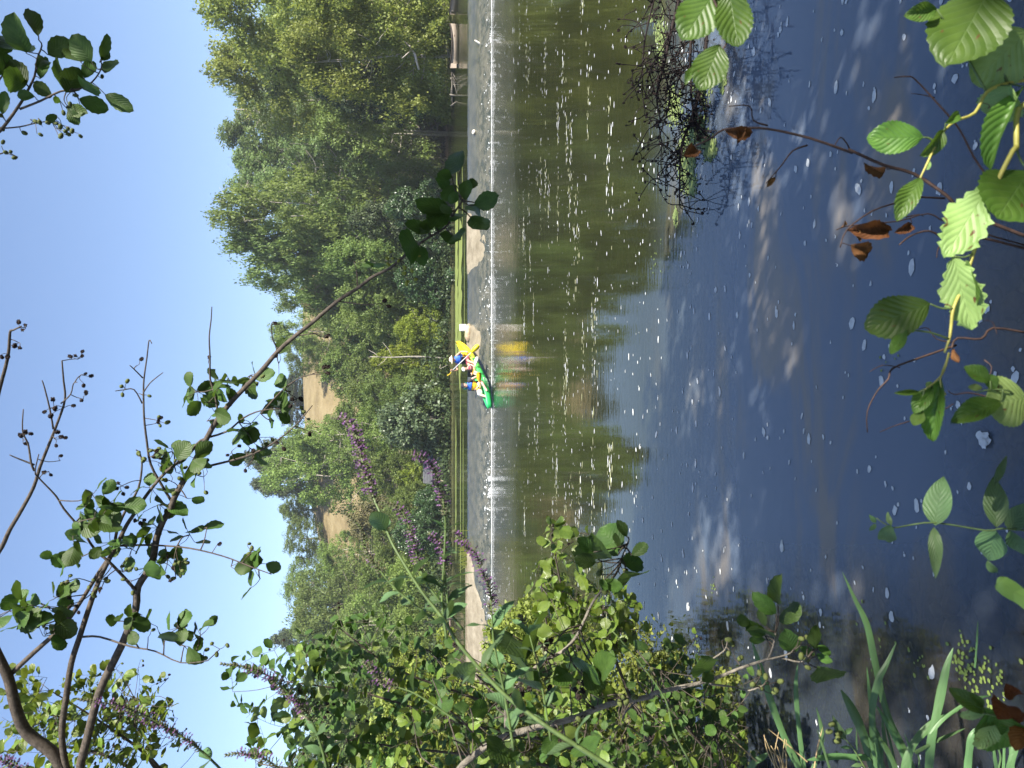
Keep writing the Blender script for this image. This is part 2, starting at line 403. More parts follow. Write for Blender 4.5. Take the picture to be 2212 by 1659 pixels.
fn = t.noise(3.6, 7, .8, t.coord('Position', (1.5, .7, .7)))
thr = t.math('SUBTRACT', t.maprange(y, WF + 2.1, WF - .1, .80, .60), t.maprange(lat, .50, .68, 0, .11))
fm = t.maprange(t.math('SUBTRACT', fn, thr), 0, .05)
M['film'] = t.done(t.mixs(fm, sh, t.bsdf((.72, .75, .76), .7, .3, nm)))
V, F = weir_grid(film_z, xs, lin(0, 1, 22)); mb = MB(); mb.add(V, F)
tag(mb.build('weir_water', M['film']), kind='structure')

M['foam'] = plain('foam', (.52, .54, .54), .8, .3, .2, 30, .006, 90)
mb = MB(); rr = random.Random(8); N = 640; rows = []
for i in range(N + 1):
    x = lerp(-24, 24, i / N); d = dry(x, .95)
    wt = (.35 + .65 * sstep(-.35, .45, mnoise.noise((x * .45, 3, 3)))) * (1 - d) + .03
    w1 = wt * (.10 + .09 * mnoise.noise((x * 2.5, 0, 0)) + .06 * mnoise.noise((x * 9, 1, 0))); w2 = wt * (.12 + .10 * mnoise.noise((x * 3.1, 5, 0)) + .07 * mnoise.noise((x * 11, 2, 0)))
    hz = wt * (.022 + .018 * mnoise.noise((x * 7, 7, 0)))
    rows.append(((x, WF + .06 + max(.004, w1), .014 + .022 * wt), (x, WF + .03, .008 + hz * .5), (x, WF - .02, .005 + hz * .3), (x, WF - .02 - max(.004, w2), .003)))
V = [p for r in rows for p in r]; mb.add(V, [(i * 4 + j, i * 4 + j + 1, i * 4 + 5 + j, i * 4 + 4 + j) for i in range(N) for j in range(3)])
x = -24.0
while x < 24:
    d = dry(x, .8); wt = .3 + 1.0 * max(0, mnoise.noise((x * .45, 3, 3)) + .2)
    if d < .5:
        for q in range(5):
            if rr.random() < .5 * wt:
                s = .010 + .022 * rr.random() ** 2
                mb.blob((x + rr.random() * .3, WF - .1 - 1.7 * rr.random() ** 2.4, .001), (s * 2.4, s * 1.2, s * .15), 6, 2, 0, None, .4, q)
        for q in range(6):
            if rr.random() < .5 * wt:
                sx = rr.random() * .3; s_ = 1 - .46 * rr.random() ** 1.7 * min(1, wt); zz = apron_z(x + sx, s_)
                s = .010 + .026 * rr.random() ** 1.6
                mb.blob((x + sx, lerp(WC, WF, s_), zz + .045), (s * 1.5, s * 2.0, s * .6), 6, 3, 0, None, .6, q)
    x += .12
tag(mb.build('weir_foam', M['foam']), kind='stuff')

# ------------------------------------------------------------------ foam flecks and floating weed on the lower water
def flat_fleck(mb, x, y, sx, sy, rz, z=.003, mi=0, n=9, rr=rng, dome=.12):
    vs = [(x, y, z + dome * min(sx, sy))]
    for j in range(n):
        a = 2 * math.pi * j / n; r = .72 + .5 * rr.random()
        px, py = math.cos(a) * sx * r, math.sin(a) * sy * r
        vs.append((x + px * math.cos(rz) - py * math.sin(rz), y + px * math.sin(rz) + py * math.cos(rz), z))
    mb.add(vs, [(0, 1 + j, 1 + (j + 1) % n) for j in range(n)], mi)
mb = MB(); wd = MB(); rr = random.Random(21)
for k in range(520):                                                    # near water: rounded flecks
    y = 2.5 + 6 * rr.random() ** .9; x = (rr.random() - .5) * 1.12 * y
    s = .004 + .018 * rr.random() ** 3.0 + .0007 * y
    flat_fleck(mb, x, y, s * (1.0 + .9 * rr.random()), s, rr.gauss(0, .35), rr=rr)
    if rr.random() < .25: flat_fleck(mb, x + s * 1.6, y + s * rr.gauss(0, 1), s * .5, s * .45, 0, rr=rr)
for k in range(850):                                                    # middle water
    y = 8 + 13 * rr.random() ** 1.1; x = (rr.random() - .5) * 1.1 * y
    s = .005 + .014 * rr.random() ** 2.6
    flat_fleck(mb, x, y, s * (1.5 + 1.5 * rr.random()), s, rr.gauss(0, .12), rr=rr, n=7)
for k in range(80):                                                     # drift lines
    y = 9.5 + 11.5 * rr.random(); x = (rr.random() - .45) * 1.0 * y; L = .3 + .9 * rr.random(); tilt = rr.gauss(0, .05)
    for q in range(int(14 + 30 * rr.random())):
        u = rr.gauss(0, .5) * L; s = .006 + .016 * rr.random() ** 2
        flat_fleck(wd if rr.random() < .6 else mb, x + u, y + u * tilt + rr.gauss(0, .09), s * (1.6 + 2 * rr.random()), s, rr.gauss(0, .15), rr=rr, n=7, z=.004)
for k in range(520):                                                    # off the weir foot
    y = 21 + 10.4 * rr.random() ** .7; x = (rr.random() - .5) * 1.1 * y
    s = .010 + .02 * rr.random() ** 2
    flat_fleck(mb, x, y, s * (1.6 + 2 * rr.random()), s * .9, rr.gauss(0, .1), rr=rr, n=6)
for (px, py, n, sp) in ((2080, 1420, 26, .05), (2095, 1455, 40, .05), (2150, 1480, 36, .06), (1505, 1395, 20, .05), (1540, 1268, 14, .03), (1990, 1420, 10, .06), (1925, 760, 6, .06), (1880, 1400, 12, .1), (1418, 560, 16, .12)):
    c = PW(px, py)
    for q in range(n):
        s = .005 + .005 * rr.random(); flat_fleck(wd, c.x + rr.gauss(0, sp), c.y + rr.gauss(0, sp), s * 1.2, s, rr.random() * 3, rr=rr, n=6, z=.005, mi=1)
tag(mb.build('foam_flecks', M['foam']), kind='stuff')
tag(wd.build('floating_weed', [plain('pale_weed', (.26, .27, .15), .8, .2, .3, 30), plain('lime_weed', (.17, .23, .055), .7, .2, .3, 30)]), kind='stuff')
c = PW(2128, 952); mb = MB()
for q in range(9):
    flat_fleck(mb, c.x + .012 * math.cos(q * 2.4) * (q % 3), c.y + .010 * math.sin(q * 2.4) * (q % 3), .022 + .004 * (q % 2), .017, q, .004 + q * .0016, 0, 11, rr, .3)
o = mb.build('foam_clump', M['foam']); tag(o, 'largest white foam clump, thick and notched, on the dark water near the lower edge', 'foam')

# green duckweed round the fallen branch, and the mats on the pond
def weed_patch(mb, ells, frame, z, size, seed):
    q = random.Random(seed); tint = []
    for (cx, cy, rx, ry, n) in ells:
        for k in range(n):
            a = q.random() * 6.283; r = math.sqrt(q.random()) * (.4 + .8 * q.random())
            x, y = frame(cx + rx * r * math.cos(a), cy + ry * r * math.sin(a)); p = PW(x, y, z)
            s = size * (.5 + q.random()); flat_fleck(mb, p.x, p.y, s * 1.3, s, q.random() * 3, z + .004 + .003 * q.random(), 0, 5, q, .2); tint += [q.random() ** 1.3] * 6
    return tint
def set_tint(me, tint):
    at = me.attributes.new('tint', 'FLOAT', 'POINT'); at.data.foreach_set('value', np.asarray(tint, dtype=np.float32))
mb = MB()
tn = weed_patch(mb, [(330, 250, 45, 190, 300), (500, 1050, 60, 190, 1100), (650, 960, 50, 80, 420), (560, 850, 90, 130, 620), (735, 480, 28, 120, 260), (430, 1400, 16, 60, 90), (420, 700, 60, 140, 420), (530, 1200, 40, 85, 330), (270, 120, 14, 40, 40), (600, 600, 60, 120, 200)],
                lambda a, b: T(3, 0, a, b), 0, .011, 3)
o = mb.build('duckweed', M['f_duck']); set_tint(o.data, tn); tag(o, kind='stuff')
# mats on the mill pond: flat irregular sheets of weed
t = NT('pond_weed'); pos = t.coord('Position')
mt = t.ramp(t.noise(2.5, 6, .7, t.coord('Position', (.35, 1, 1))), [(.3, (.06, .08, .02)), (.5, (.15, .185, .045)), (.7, (.21, .25, .07))])
M['mat'] = t.done(t.bsdf(mt, .8, .2, t.bump(t.noise(6, 5, .7, pos), .05)))
mb = MB(); rr = random.Random(4)
def mat_strip(y0, y1, xa, xb, n=60, wob=.35):
    pts = []
    for i in range(n + 1):
        X = lerp(xa, xb, i / n); e = min(1, 6 * i / n, 6 * (n - i) / n)
        m_ = .5 * (y0 + y1); hw = .5 * (y1 - y0) * e
        k = wob * (mnoise.noise((X * .5, y0, 0)) + .7 * mnoise.noise((X * 1.9, y0, 4))) * (y1 - y0)
        pts.append(((X, m_ - hw + k * e, UPZ + .006), (X, m_ + hw + k * .6 * e, UPZ + .006)))
    vs = [p for q in pts for p in q]; mb.add(vs, [(2 * i, 2 * i + 2, 2 * i + 3, 2 * i + 1) for i in range(n)])
mat_strip(44.5, 52, -.6, 10.5); mat_strip(53, 62, .5, 16); mat_strip(46, 47.2, -13, 2); mat_strip(41, 41.8, -10, -1.5, 50); mat_strip(39, 39.6, 1, 8, 50); mat_strip(58, 61, -14, -2, 50, .5); mat_strip(42.5, 43.2, 7, 13); mat_strip(36.3, 36.9, -14, -6.5)
tag(mb.build('pond_weed', M['mat']), kind='stuff')

# ------------------------------------------------------------------ thin summer haze
hz = MB(); hz.box((0, 195, 28), (190, 235, 31))
t = NT('haze_air'); pv = t.n('ShaderNodeVolumePrincipled'); pv.inputs['Color'].default_value = (.86, .92, 1, 1); pv.inputs['Density'].default_value = .00034; pv.inputs['Anisotropy'].default_value = .2
t.l(pv.outputs[0], t.out.inputs['Volume'])
tag(hz.build('haze', t.m, None, False), kind='stuff')
# ------------------------------------------------------------------ trees of the far bank
def leaf_cards(Pn, size, g, droop=0.0, up=.35, tint=None, aspect=.62, outw=None):
    """one bent four-cornered leaf (or leaf tuft) per point"""
    n = len(Pn); a = g.normal(size=(n, 3)); a[:, 2] -= droop; a /= np.linalg.norm(a, axis=1)[:, None]
    nr = g.normal(size=(n, 3)); nr[:, 2] += up * 2
    if outw is not None: nr += outw * 1.5
    nr /= np.linalg.norm(nr, axis=1)[:, None]
    b = np.cross(nr, a); b /= np.linalg.norm(b, axis=1)[:, None] + 1e-9; nr = np.cross(a, b)
    L = size * g.uniform(.6, 1.35, n)[:, None]
    V = np.stack([Pn - a * L * .5, Pn + b * L * aspect * .5 + nr * L * .12, Pn + a * L * .5, Pn - b * L * aspect * .5 + nr * L * .12], 1).reshape(-1, 3)
    return V
def cards_mesh(name, V, mat, tint):
    n = len(V) // 4; me = bpy.data.meshes.new(name)
    me.vertices.add(n * 4); me.loops.add(n * 4); me.polygons.add(n)
    me.vertices.foreach_set('co', V.astype(np.float32).ravel())
    me.loops.foreach_set('vertex_index', np.arange(n * 4, dtype=np.int32))
    me.polygons.foreach_set('loop_start', np.arange(0, n * 4, 4, dtype=np.int32))
    me.polygons.foreach_set('use_smooth', np.ones(n, dtype=bool))
    me.update(calc_edges=True)
    me.materials.append(mat); set_tint(me, np.repeat(tint, 4)); return me

def crown(name, seed, H, Rm, base, prof, ncl, per, size, mat, droop=.1, clr=.27, flat=.75, sub=9, hole=.0):
    """foliage made of clumps of sprays of leaves; returns the mesh and the clump centres for the limbs"""
    g = np.random.default_rng(seed); C = []
    k = 0
    while len(C) < ncl and k < ncl * 20:
        k += 1; t = g.uniform(0, 1) ** .85; rr_ = prof(t) * Rm
        q = math.sqrt(g.uniform(.12, 1)); an = g.uniform(0, 6.283)
        c = np.array([math.cos(an) * rr_ * q, math.sin(an) * rr_ * q, H * (base + (1 - base) * t)])
        if hole and mnoise.noise(tuple(c * (.9 / Rm * 2) + seed)) < -hole: continue
        C.append(c)
    C = np.array(C); pts, tint, ow = [], [], []
    for c in C:
        rc = Rm * clr * g.uniform(.6, 1.25); ct = g.uniform(-.22, .22)
        s = g.normal(size=(sub, 3)); s /= np.linalg.norm(s, axis=1)[:, None]; s *= rc * g.uniform(.45, 1.0, sub)[:, None]; s[:, 2] *= flat
        for sp in s:
            n = int(per * g.uniform(.6, 1.4)); l = g.normal(size=(n, 3)) * rc * .21; l[:, 2] = l[:, 2] * .8 - np.abs(l[:, 0]) * droop
            pts.append(c + sp + l); o_ = sp / rc + l / rc * 1.5 + c * np.array([.35, .35, 0]) / Rm; ow.append(o_); tint.append(np.clip(.60 + ct + g.uniform(-.15, .15) + g.normal(0, .18, n), 0, 1))
    ow = np.concatenate(ow); ow /= np.linalg.norm(ow, axis=1)[:, None] + 1e-6; pts = np.concatenate(pts); tint = np.concatenate(tint); pts[:, 2] = np.maximum(pts[:, 2], .1)
    return cards_mesh(name, leaf_cards(pts, size, g, droop, outw=ow), mat, tint), C

def trunk_mesh(name, seed, H, r0, C, mat, nl=16, lean=.3, forks=1, spread=.5, top=.9):
    g = random.Random(seed); mb = MB(); mains = []
    for f in range(forks):
        an = g.random() * 6.28 + f * 6.28 / forks; sp = spread if forks > 1 else lean
        pts = [Vector((0, 0, -.6)), Vector((math.cos(an) * .02 * H * (forks > 1), math.sin(an) * .02 * H * (forks > 1), H * .1))]
        for i in range(1, 7):
            u = i / 6; pts.append(Vector((math.cos(an) * sp * H * .22 * u ** 1.2 + g.gauss(0, .012 * H), math.sin(an) * sp * H * .22 * u ** 1.2 + g.gauss(0, .012 * H), H * (.1 + (top - .1) * u))))
        pts = smooth_line(pts, 2); n = len(pts)
        mb.tube(pts, [max(.02, r0 * (1 - .92 * i / (n - 1)) / forks ** .4) for i in range(n)], 7); mains.append(pts)
    idx = list(range(len(C))); g.shuffle(idx)
    for i in idx[:nl]:
        c = Vector(C[i]); mp = min(mains, key=lambda q: min((p - c).length for p in q))
        cand = [(k, p) for k, p in enumerate(mp) if p.z < c.z - .12 * (c.xy - p.xy).length]
        if not cand: continue
        k, s = min(cand, key=lambda kp: (kp[1] - c).length + .35 * abs(c.z - kp[1].z - .45 * (c.xy - kp[1].xy).length))
        mid = (s + c) * .5 + Vector((g.gauss(0, .25), g.gauss(0, .25), -.04 * H))
        pl = smooth_line([s, mid, c, c + (c - mid) * .25], 3)
        rad = max(.035, r0 * (1 - k / len(mp)) * .38); mb.tube(pl, [rad * (1 - .85 * j / (len(pl) - 1)) for j in range(len(pl))], 5, 0, False)
        for q in range(3):
            b = pl[3 + 2 * q if 3 + 2 * q < len(pl) else -2]; e = b + Vector((g.gauss(0, 1), g.gauss(0, 1), .5 + g.random())) * (.045 * H)
            mb.tube([b, (b + e) * .5 + Vector((0, 0, -.1)), e], [rad * .35, rad * .25, .012], 4, 0, False)
    return mb.mesh(name, mat)

egg = lambda t: math.sin(math.pi * min(1, .12 + .88 * t)) ** .6 * (1 - .25 * t)
broadp = lambda t: max(.15, math.sin(math.pi * (.1 + .86 * t)) ** .55)
domep = lambda t: math.sqrt(max(.02, 1 - t ** 2.2))
KIND = {}
def kind(key, H, Rm, base, prof, ncl, per, size, fm, bm, r0, nl=16, forks=1, seed=1, **kw):
    tk = {k: kw.pop(k) for k in ('spread', 'top', 'lean') if k in kw}
    cm, C = crown('crown', seed, H, Rm, base, prof, ncl, per, size, M[fm], **kw)
    KIND[key] = (H, Rm, cm, trunk_mesh('trunk', seed, H, r0, C, M[bm], nl, forks=forks, **tk))
kind('poplar', 26, 6.5, .22, egg, 120, 22, .30, 'f_poplar', 'bark_pale', .42, 44, 2, 3, clr=.20, sub=9, spread=.55, hole=.12)
kind('poplar2', 25, 6.5, .18, egg, 130, 22, .30, 'f_poplar', 'bark_pale', .40, 44, 3, 4, clr=.20, sub=9, spread=.7, hole=.1)
kind('alder', 22, 8, .05, broadp, 150, 24, .34, 'f_right', 'bark_grey', .4, 24, 1, 5, clr=.21, droop=.5, hole=.12)
kind('alderlow', 15, 8, .0, domep, 150, 26, .32, 'f_right', 'bark_pale', .3, 20, 2, 6, clr=.22, droop=.7, hole=.14)
kind('oak', 14, 6, .10, broadp, 100, 22, .32, 'f_mid', 'bark_grey', .35, 20, 1, 7, clr=.24)
kind('oak2', 13, 5.5, .08, egg, 95, 22, .32, 'f_mid', 'bark_grey', .3, 18, 2, 8, clr=.24)
kind('ash', 15, 6, .10, broadp, 110, 22, .30, 'f_light', 'bark_pale', .3, 28, 2, 9, clr=.22, hole=.1)
kind('dark', 12, 5, .04, egg, 90, 22, .36, 'f_dark', 'bark_grey', .3, 14, 1, 10, clr=.25)
kind('bush', 6, 4, .0, domep, 75, 24, .24, 'f_mid', 'bark_grey', .12, 12, 3, 11, clr=.26)
kind('bush2', 6, 4, .0, domep, 75, 24, .24, 'f_light', 'bark_grey', .12, 12, 3, 12, clr=.26)
kind('ivy', 6.5, 4, .0, domep, 80, 26, .26, 'f_ivy', 'bark_grey', .12, 10, 2, 13, clr=.26)
kind('acacia', 7, 3.2, .05, egg, 80, 24, .20, 'f_lime', 'bark_pale', .1, 12, 2, 14, clr=.25, droop=.5)
kind('viburnum', 7, 4.4, .0, domep, 85, 20, .34, 'f_vib', 'bark_grey', .12, 10, 3, 15, clr=.24)
kind('olive', 8, 4, .05, egg, 80, 20, .28, 'f_olive', 'bark_pale', .15, 16, 2, 16, clr=.26, hole=.1)
SPEC = {'poplar': 'poplar', 'poplar2': 'poplar', 'alder': 'alder', 'alderlow': 'alder', 'oak': 'oak', 'oak2': 'oak', 'ash': 'ash', 'dark': 'pine'}
used_proto = set()
def tree(key, y, vtop, wpx, d, label, group, vb=None, name=None):
    H, Rm, cm, tm = KIND[key]
    p = P(1000, y, d); x = p.x; gz = ground_z(x, d)
    if vb is not None: gz = P(vb, y, d).z
    top = P(vtop, y, d).z; h = max(1.5, top - gz) * 1.04; sr = wpx / 2 * d / FPX / Rm
    nm = name or {'oak': 'broadleaf_tree', 'oak2': 'broadleaf_tree', 'ash': 'broadleaf_tree', 'dark': 'dark_tree', 'poplar': 'tall_tree', 'poplar2': 'tall_tree', 'alder': 'alder_tree', 'alderlow': 'alder_tree',
                  'bush': 'shrub', 'bush2': 'shrub', 'ivy': 'shrub', 'acacia': 'shrub', 'viburnum': 'shrub', 'olive': 'small_tree'}[key]
    r = thing(nm, (x, d, gz), label, 'shrub' if nm == 'shrub' else 'tree', group, rng.random() * 6.28)
    r.scale = (sr, sr, h / H)
    link('trunk', tm, r); link('crown', cm, r)
    return r
G1, G2, G3 = 'trees along the far bank', 'trees on the hillside', 'shrubs at the far waterline'
TREES = [
 ('alder', 45, 476, 320, 82, 'tallest yellow-green tree at the right end of the far bank', G1, None),
 ('alderlow', 120, 640, 250, 66, 'bright alder hanging low over the pond at the right end', G1, 975),
 ('alderlow', -30, 660, 300, 63, 'dense alder partly cut off by the right edge of the view', G1, 975),
 ('alder', 175, 486, 250, 90, 'loose yellow-green tree between the tall grey-green trees and the right end', G1, None),
 ('dark', 200, 700, 150, 84, 'dark tree in the shaded gap beside the hanging alder', G1, None),
 ('poplar', 305, 496, 240, 121, 'tallest grey-green tree with pale forked limbs, above the grassy bank', G1, None),
 ('poplar2', 390, 494, 220, 118, 'tall grey-green tree with pale limbs, above the cottage', G1, None),
 ('poplar2', 235, 496, 170, 126, 'slimmer grey-green tree just right of the tallest one', G1, None),
 ('ash', 290, 690, 180, 116, 'mid-height grey-green tree in front of the pale limbs', G1, None),
 ('oak', 345, 760, 130, 117, 'rounded tree beside the cottage with dark shade below', G1, None),
 ('ash', 460, 500, 190, 98, 'airy light tree left of the two tall grey-green trees', G1, None),
 ('oak', 430, 690, 160, 96, 'full mid-green tree left of the cottage', G1, None),
 ('oak2', 530, 518, 150, 100, 'dark-barked tree with thin top branches against the sky', G1, None),
 ('oak', 590, 548, 150, 104, 'broad mid-green tree behind the drooping branch tip', G1, None),
 ('dark', 480, 770, 120, 84, 'dark blue-green tree low behind the drooping branch tip', G1, None),
 ('oak2', 560, 720, 150, 86, 'dense tree standing above the green weed mat', G1, None),
 ('oak', 640, 600, 120, 125, 'tree on the brow left of the broad mid-green tree', G2, None),
 ('oak2', 640, 745, 140, 88, 'shadowy tree behind the dark wooden post', G1, None),
 ('ash', 690, 760, 120, 90, 'leafy tree right of the straight white trunk', G1, None),
 ('ash', 725, 600, 100, 135, 'slender light tree at the right edge of the dry meadow', G2, None),
 ('oak', 770, 620, 90, 150, 'small round tree on the meadow above the kayak', G2, None),
 ('ash', 775, 720, 90, 112, 'thin tree in front of the meadow above the kayak', G2, None),
 ('dark', 835, 622, 90, 196, 'dark tree in the ridge row at the top of the meadow', G2, None),
 ('dark', 880, 600, 90, 194, 'largest dark tree in the ridge row at the top of the meadow', G2, None),
 ('dark', 985, 542, 95, 150, 'tall dark tree against the sky above the big rounded ash', G2, None),
 ('dark', 1040, 556, 80, 158, 'dark tree against the sky left of the tall dark one', G2, None),
 ('ash', 1010, 590, 180, 120, 'big rounded light-green tree left of the meadow', G2, None),
 ('ash', 945, 640, 110, 116, 'light-green tree at the left edge of the wide meadow', G2, None),
 ('oak2', 1095, 610, 80, 165, 'dark green tree above the narrow left meadow', G2, None),
 ('oak', 1160, 622, 110, 160, 'rounded tree on the skyline over the narrow left meadow', G2, None),
 ('ash', 1190, 700, 110, 128, 'light tree standing in the narrow left meadow', G2, None),
 ('oak', 1255, 620, 110, 150, 'skyline tree beside the bare white trunk', G2, None),
 ('oak', 1300, 640, 150, 118, 'large full tree under the power cables', G2, None),
 ('oak2', 1350, 640, 100, 135, 'tree next to the dark round one at the left of the hill', G2, None),
 ('dark', 1370, 598, 80, 172, 'dark round tree alone on the skyline at the left', G2, None),
 ('olive', 1120, 760, 130, 100, 'dull olive tree behind the purple flower spikes', G1, None),
 ('oak', 860, 790, 130, 92, 'green tree on the slope below the wide meadow', G1, None),
 ('ash', 930, 770, 140, 92, 'leafy light tree above the pale-leaved shrub', G1, None),
 ('oak', 1040, 790, 150, 90, 'green tree behind the stone hut', G1, None),
 ('oak2', 1090, 850, 110, 80, 'dark-leaved tree left of the stone hut', G1, None),
 ('oak', 1160, 810, 140, 86, 'thick tree behind the left end of the pond', G1, None),
 ('oak2', 1240, 790, 150, 86, 'glossy-leaved tree on the left of the pond', G1, None),
 ('ash', 1340, 760, 150, 88, 'light tree behind the near alder shrub', G1, None),
 ('oak', 1440, 700, 200, 95, 'tall tree mostly hidden by the near alder shrub', G1, None),
 ('oak2', 1560, 680, 220, 95, 'tree at the far left hidden by the near alder shrub', G1, None),
 ('olive', 640, 660, 110, 112, 'dry brownish tree below the brow', G2, None),
 ('ash', 585, 650, 110, 110, 'yellowish tree in the middle of the slope', G2, None),
 ('ivy', 450, 850, 120, 77, 'dark glossy shrub under the drooping branch tip', G3, 978),
 ('ivy', 530, 880, 110, 76, 'dark shrub hanging over the green weed mat', G3, 978),
 ('ivy', 605, 870, 130, 76, 'shaded green shrub at the back of the weed mat', G3, 978),
 ('bush2', 655, 930, 60, 76, 'small light shrub below the dark wooden post', G3, 979),
 ('acacia', 710, 862, 100, 77, 'yellow-green shrub with arching twigs beside the grey panel', G3, 978),
 ('acacia', 778, 815, 90, 79, 'brightest lime shrub at the foot of the straight white trunk', G3, 975),
 ('bush', 835, 870, 110, 77, 'green shrub behind the dead twig above the kayak', G3, 978),
 ('viburnum', 905, 835, 160, 76, 'large pale-leaved shrub spreading over the water right of the hut', G3, 979),
 ('bush', 980, 900, 70, 80, 'dark shrub between the pale-leaved shrub and the hut', G3, 978),
 ('acacia', 1030, 862, 80, 88, 'light yellow-green small tree rising behind the hut roof', G3, 960),
 ('ivy', 1080, 905, 80, 76, 'dark shrub left of the hut at the waterline', G3, 979),
 ('ivy', 1150, 865, 110, 76, 'dark green shrub behind the tuft of grass on the weir', G3, 979),
 ('bush2', 1240, 850, 120, 77, 'bright-leaved shrub at the waterline behind the flower spikes', G3, 979),
 ('bush2', 1330, 860, 110, 77, 'light shrub above the wooden landing stage', G3, 979),
 ('acacia', 1430, 850, 120, 77, 'yellow-green shrub seen through the near alder leaves', G3, 979),
 ('bush', 1540, 850, 130, 77, 'shrub at the left end of the pond', G3, 979),
 ('bush2', 243, 912, 50, 112, 'fresh green bush hanging over the dark water beside the grassy bank', G3, 964),
 ('bush', 345, 880, 70, 119, 'shrub beside the cottage on the grassy bank', G3, 952),
 ('ivy', 300, 880, 90, 121, 'ivy-dark shrub at the foot of the tallest tree', G3, 950),
 ('ivy', 200, 880, 110, 76, 'dark shrub in the shade under the hanging alder', G3, 974),
]
for key, y, vt, wp, d, lb, gp, vb in TREES: tree(key, y, vt, wp, d, lb, gp, vb)
# trees of the wood that nothing tells apart
rr = random.Random(31)
for k in range(34):
    d = 97 + 50 * rr.random(); y = 420 + 1230 * rr.random() if k < 24 else 60 + 330 * rr.random()
    if 650 < y < 960 and d > 112: d = 97 + 12 * rr.random()
    if 1070 < y < 1265 and d > 100: y += 210
    if k >= 24: d = 124 + 40 * rr.random()
    x = P(1000, y, d).x; gz = ground_z(x, d); hgt = (8 if k < 24 else 15) + 5 * rr.random()
    key = rr.choice(['oak', 'oak2', 'ash', 'oak']); H, Rm, cm, tm = KIND[key]
    r = thing('broadleaf_tree', (x, d, gz), 'leafy green tree crowded in the hillside wood', 'tree', 'crowded trees of the hillside wood', rr.random() * 6.28)
    s = hgt / H; r.scale = (s * 1.1, s * 1.1, s); link('trunk', tm, r); link('crown', cm, r)

# tangled undergrowth of the lower slope: nobody could count it
g = np.random.default_rng(77); n = 60000
a = g.uniform(-.53, .53, n * 2); dd = 73 + 40 * g.uniform(0, 1, n * 2) ** 1.5; pts = []
for i in range(n * 2):
    x, y_ = a[i] * dd[i], dd[i]
    if .225 < a[i] < .37: y_ += 47; x = a[i] * y_
    if y_ < shore(x, y_) + .1: continue
    hh = 2.6 * (mnoise.noise((x * .22, y_ * .22, 5.)) + .55)
    if hh < .15: continue
    pts.append((x, y_, ground_z(x, y_) + hh * g.uniform(0, 1) ** .7))
    if len(pts) >= n: break
pts = np.array(pts)
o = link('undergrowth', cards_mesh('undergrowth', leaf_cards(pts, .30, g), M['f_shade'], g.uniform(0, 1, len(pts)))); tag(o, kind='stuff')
# grass of the open bank at the back
pts = []
for i in range(14000):
    av = g.uniform(.236, .352); y_ = 118.6 + 7 * g.uniform(0, 1); x = av * y_
    pts.append((x, y_, ground_z(x, y_) + .12))
pts = np.array(pts); o = link('bank_grass', cards_mesh('bank_grass', leaf_cards(pts, .30, g, -2.5, 0, aspect=.25), M['f_grass'], g.uniform(0, 1, len(pts)))); tag(o, kind='stuff')

# straight white trunk, bare white trunk, mistletoe balls
mb = MB(); b = P(960, 774, 77.2); r = thing('white_trunk_tree', (b.x, b.y, ground_z(b.x, b.y)), 'slim straight white trunk rising from the lime shrub behind the kayak', 'tree')
tp = P(800, 770, 77.2); mb.tube(smooth_line([r.location, r.location.lerp(tp, .4) + Vector((.1, 0, 0)), r.location.lerp(tp, .75) + Vector((-.05, 0, 0)), tp], 3), [.09, .09, .085, .08, .075, .07, .06, .05, .04, .03], 7); mb.build('trunk', plain('white_bark', (.26, .24, .21), .7, .2, .3, 8), r)
mb = MB()
for k in range(4):
    u = .72 + .06 * k; s = r.location.lerp(tp, u); e = s + Vector((rng.gauss(0, .9), rng.gauss(0, .6), .8 + rng.random())); mb.tube([s, s.lerp(e, .5) + Vector((0, 0, -.15)), e], [.04, .03, .01], 4)
mb.build('limbs', M['bark_pale'], r)
d = 150; b = P(735, 1277, d); r = thing('bare_white_tree', (b.x, b.y, ground_z(b.x, d)), 'leafless white tree with fanned branches on the left skyline', 'tree')
mb = MB(); f = P(680, 1275, d); mb.tube([r.location, r.location.lerp(f, .5), f], [.28, .24, .18], 6)
for k in range(13):
    e = P(618 + 14 * abs(k - 6) * .7, 1245 + 5.5 * k, d + rng.gauss(0, 1)); s = r.location.lerp(f, .7 + .3 * rng.random()); mb.tube([s, s.lerp(e, .5) + Vector((0, 0, .3)), e], [.09, .06, .02], 4)
mb.build('trunk', plain('bleached_bark', (.50, .46, .42), .7, .2, .2, 5), r)
for (vx, vy, dd_, rad, lb) in ((586, 186, 86, 1.35, 'round mistletoe ball in the crown near the gap of sky'), (594, 158, 86, .95, 'smaller mistletoe ball deep in the tall right-hand crown')):
    c = P(vx, vy, dd_); q = g.normal(size=(900, 3)); q /= np.linalg.norm(q, axis=1)[:, None]; q *= rad * g.uniform(.3, 1, 900)[:, None]
    o = link('mistletoe', cards_mesh('mistletoe', leaf_cards(q, .22, g), M['f_dark'], g.uniform(.2, 1, 900))); o.location = c; tag(o, lb, 'mistletoe', 'mistletoe balls')

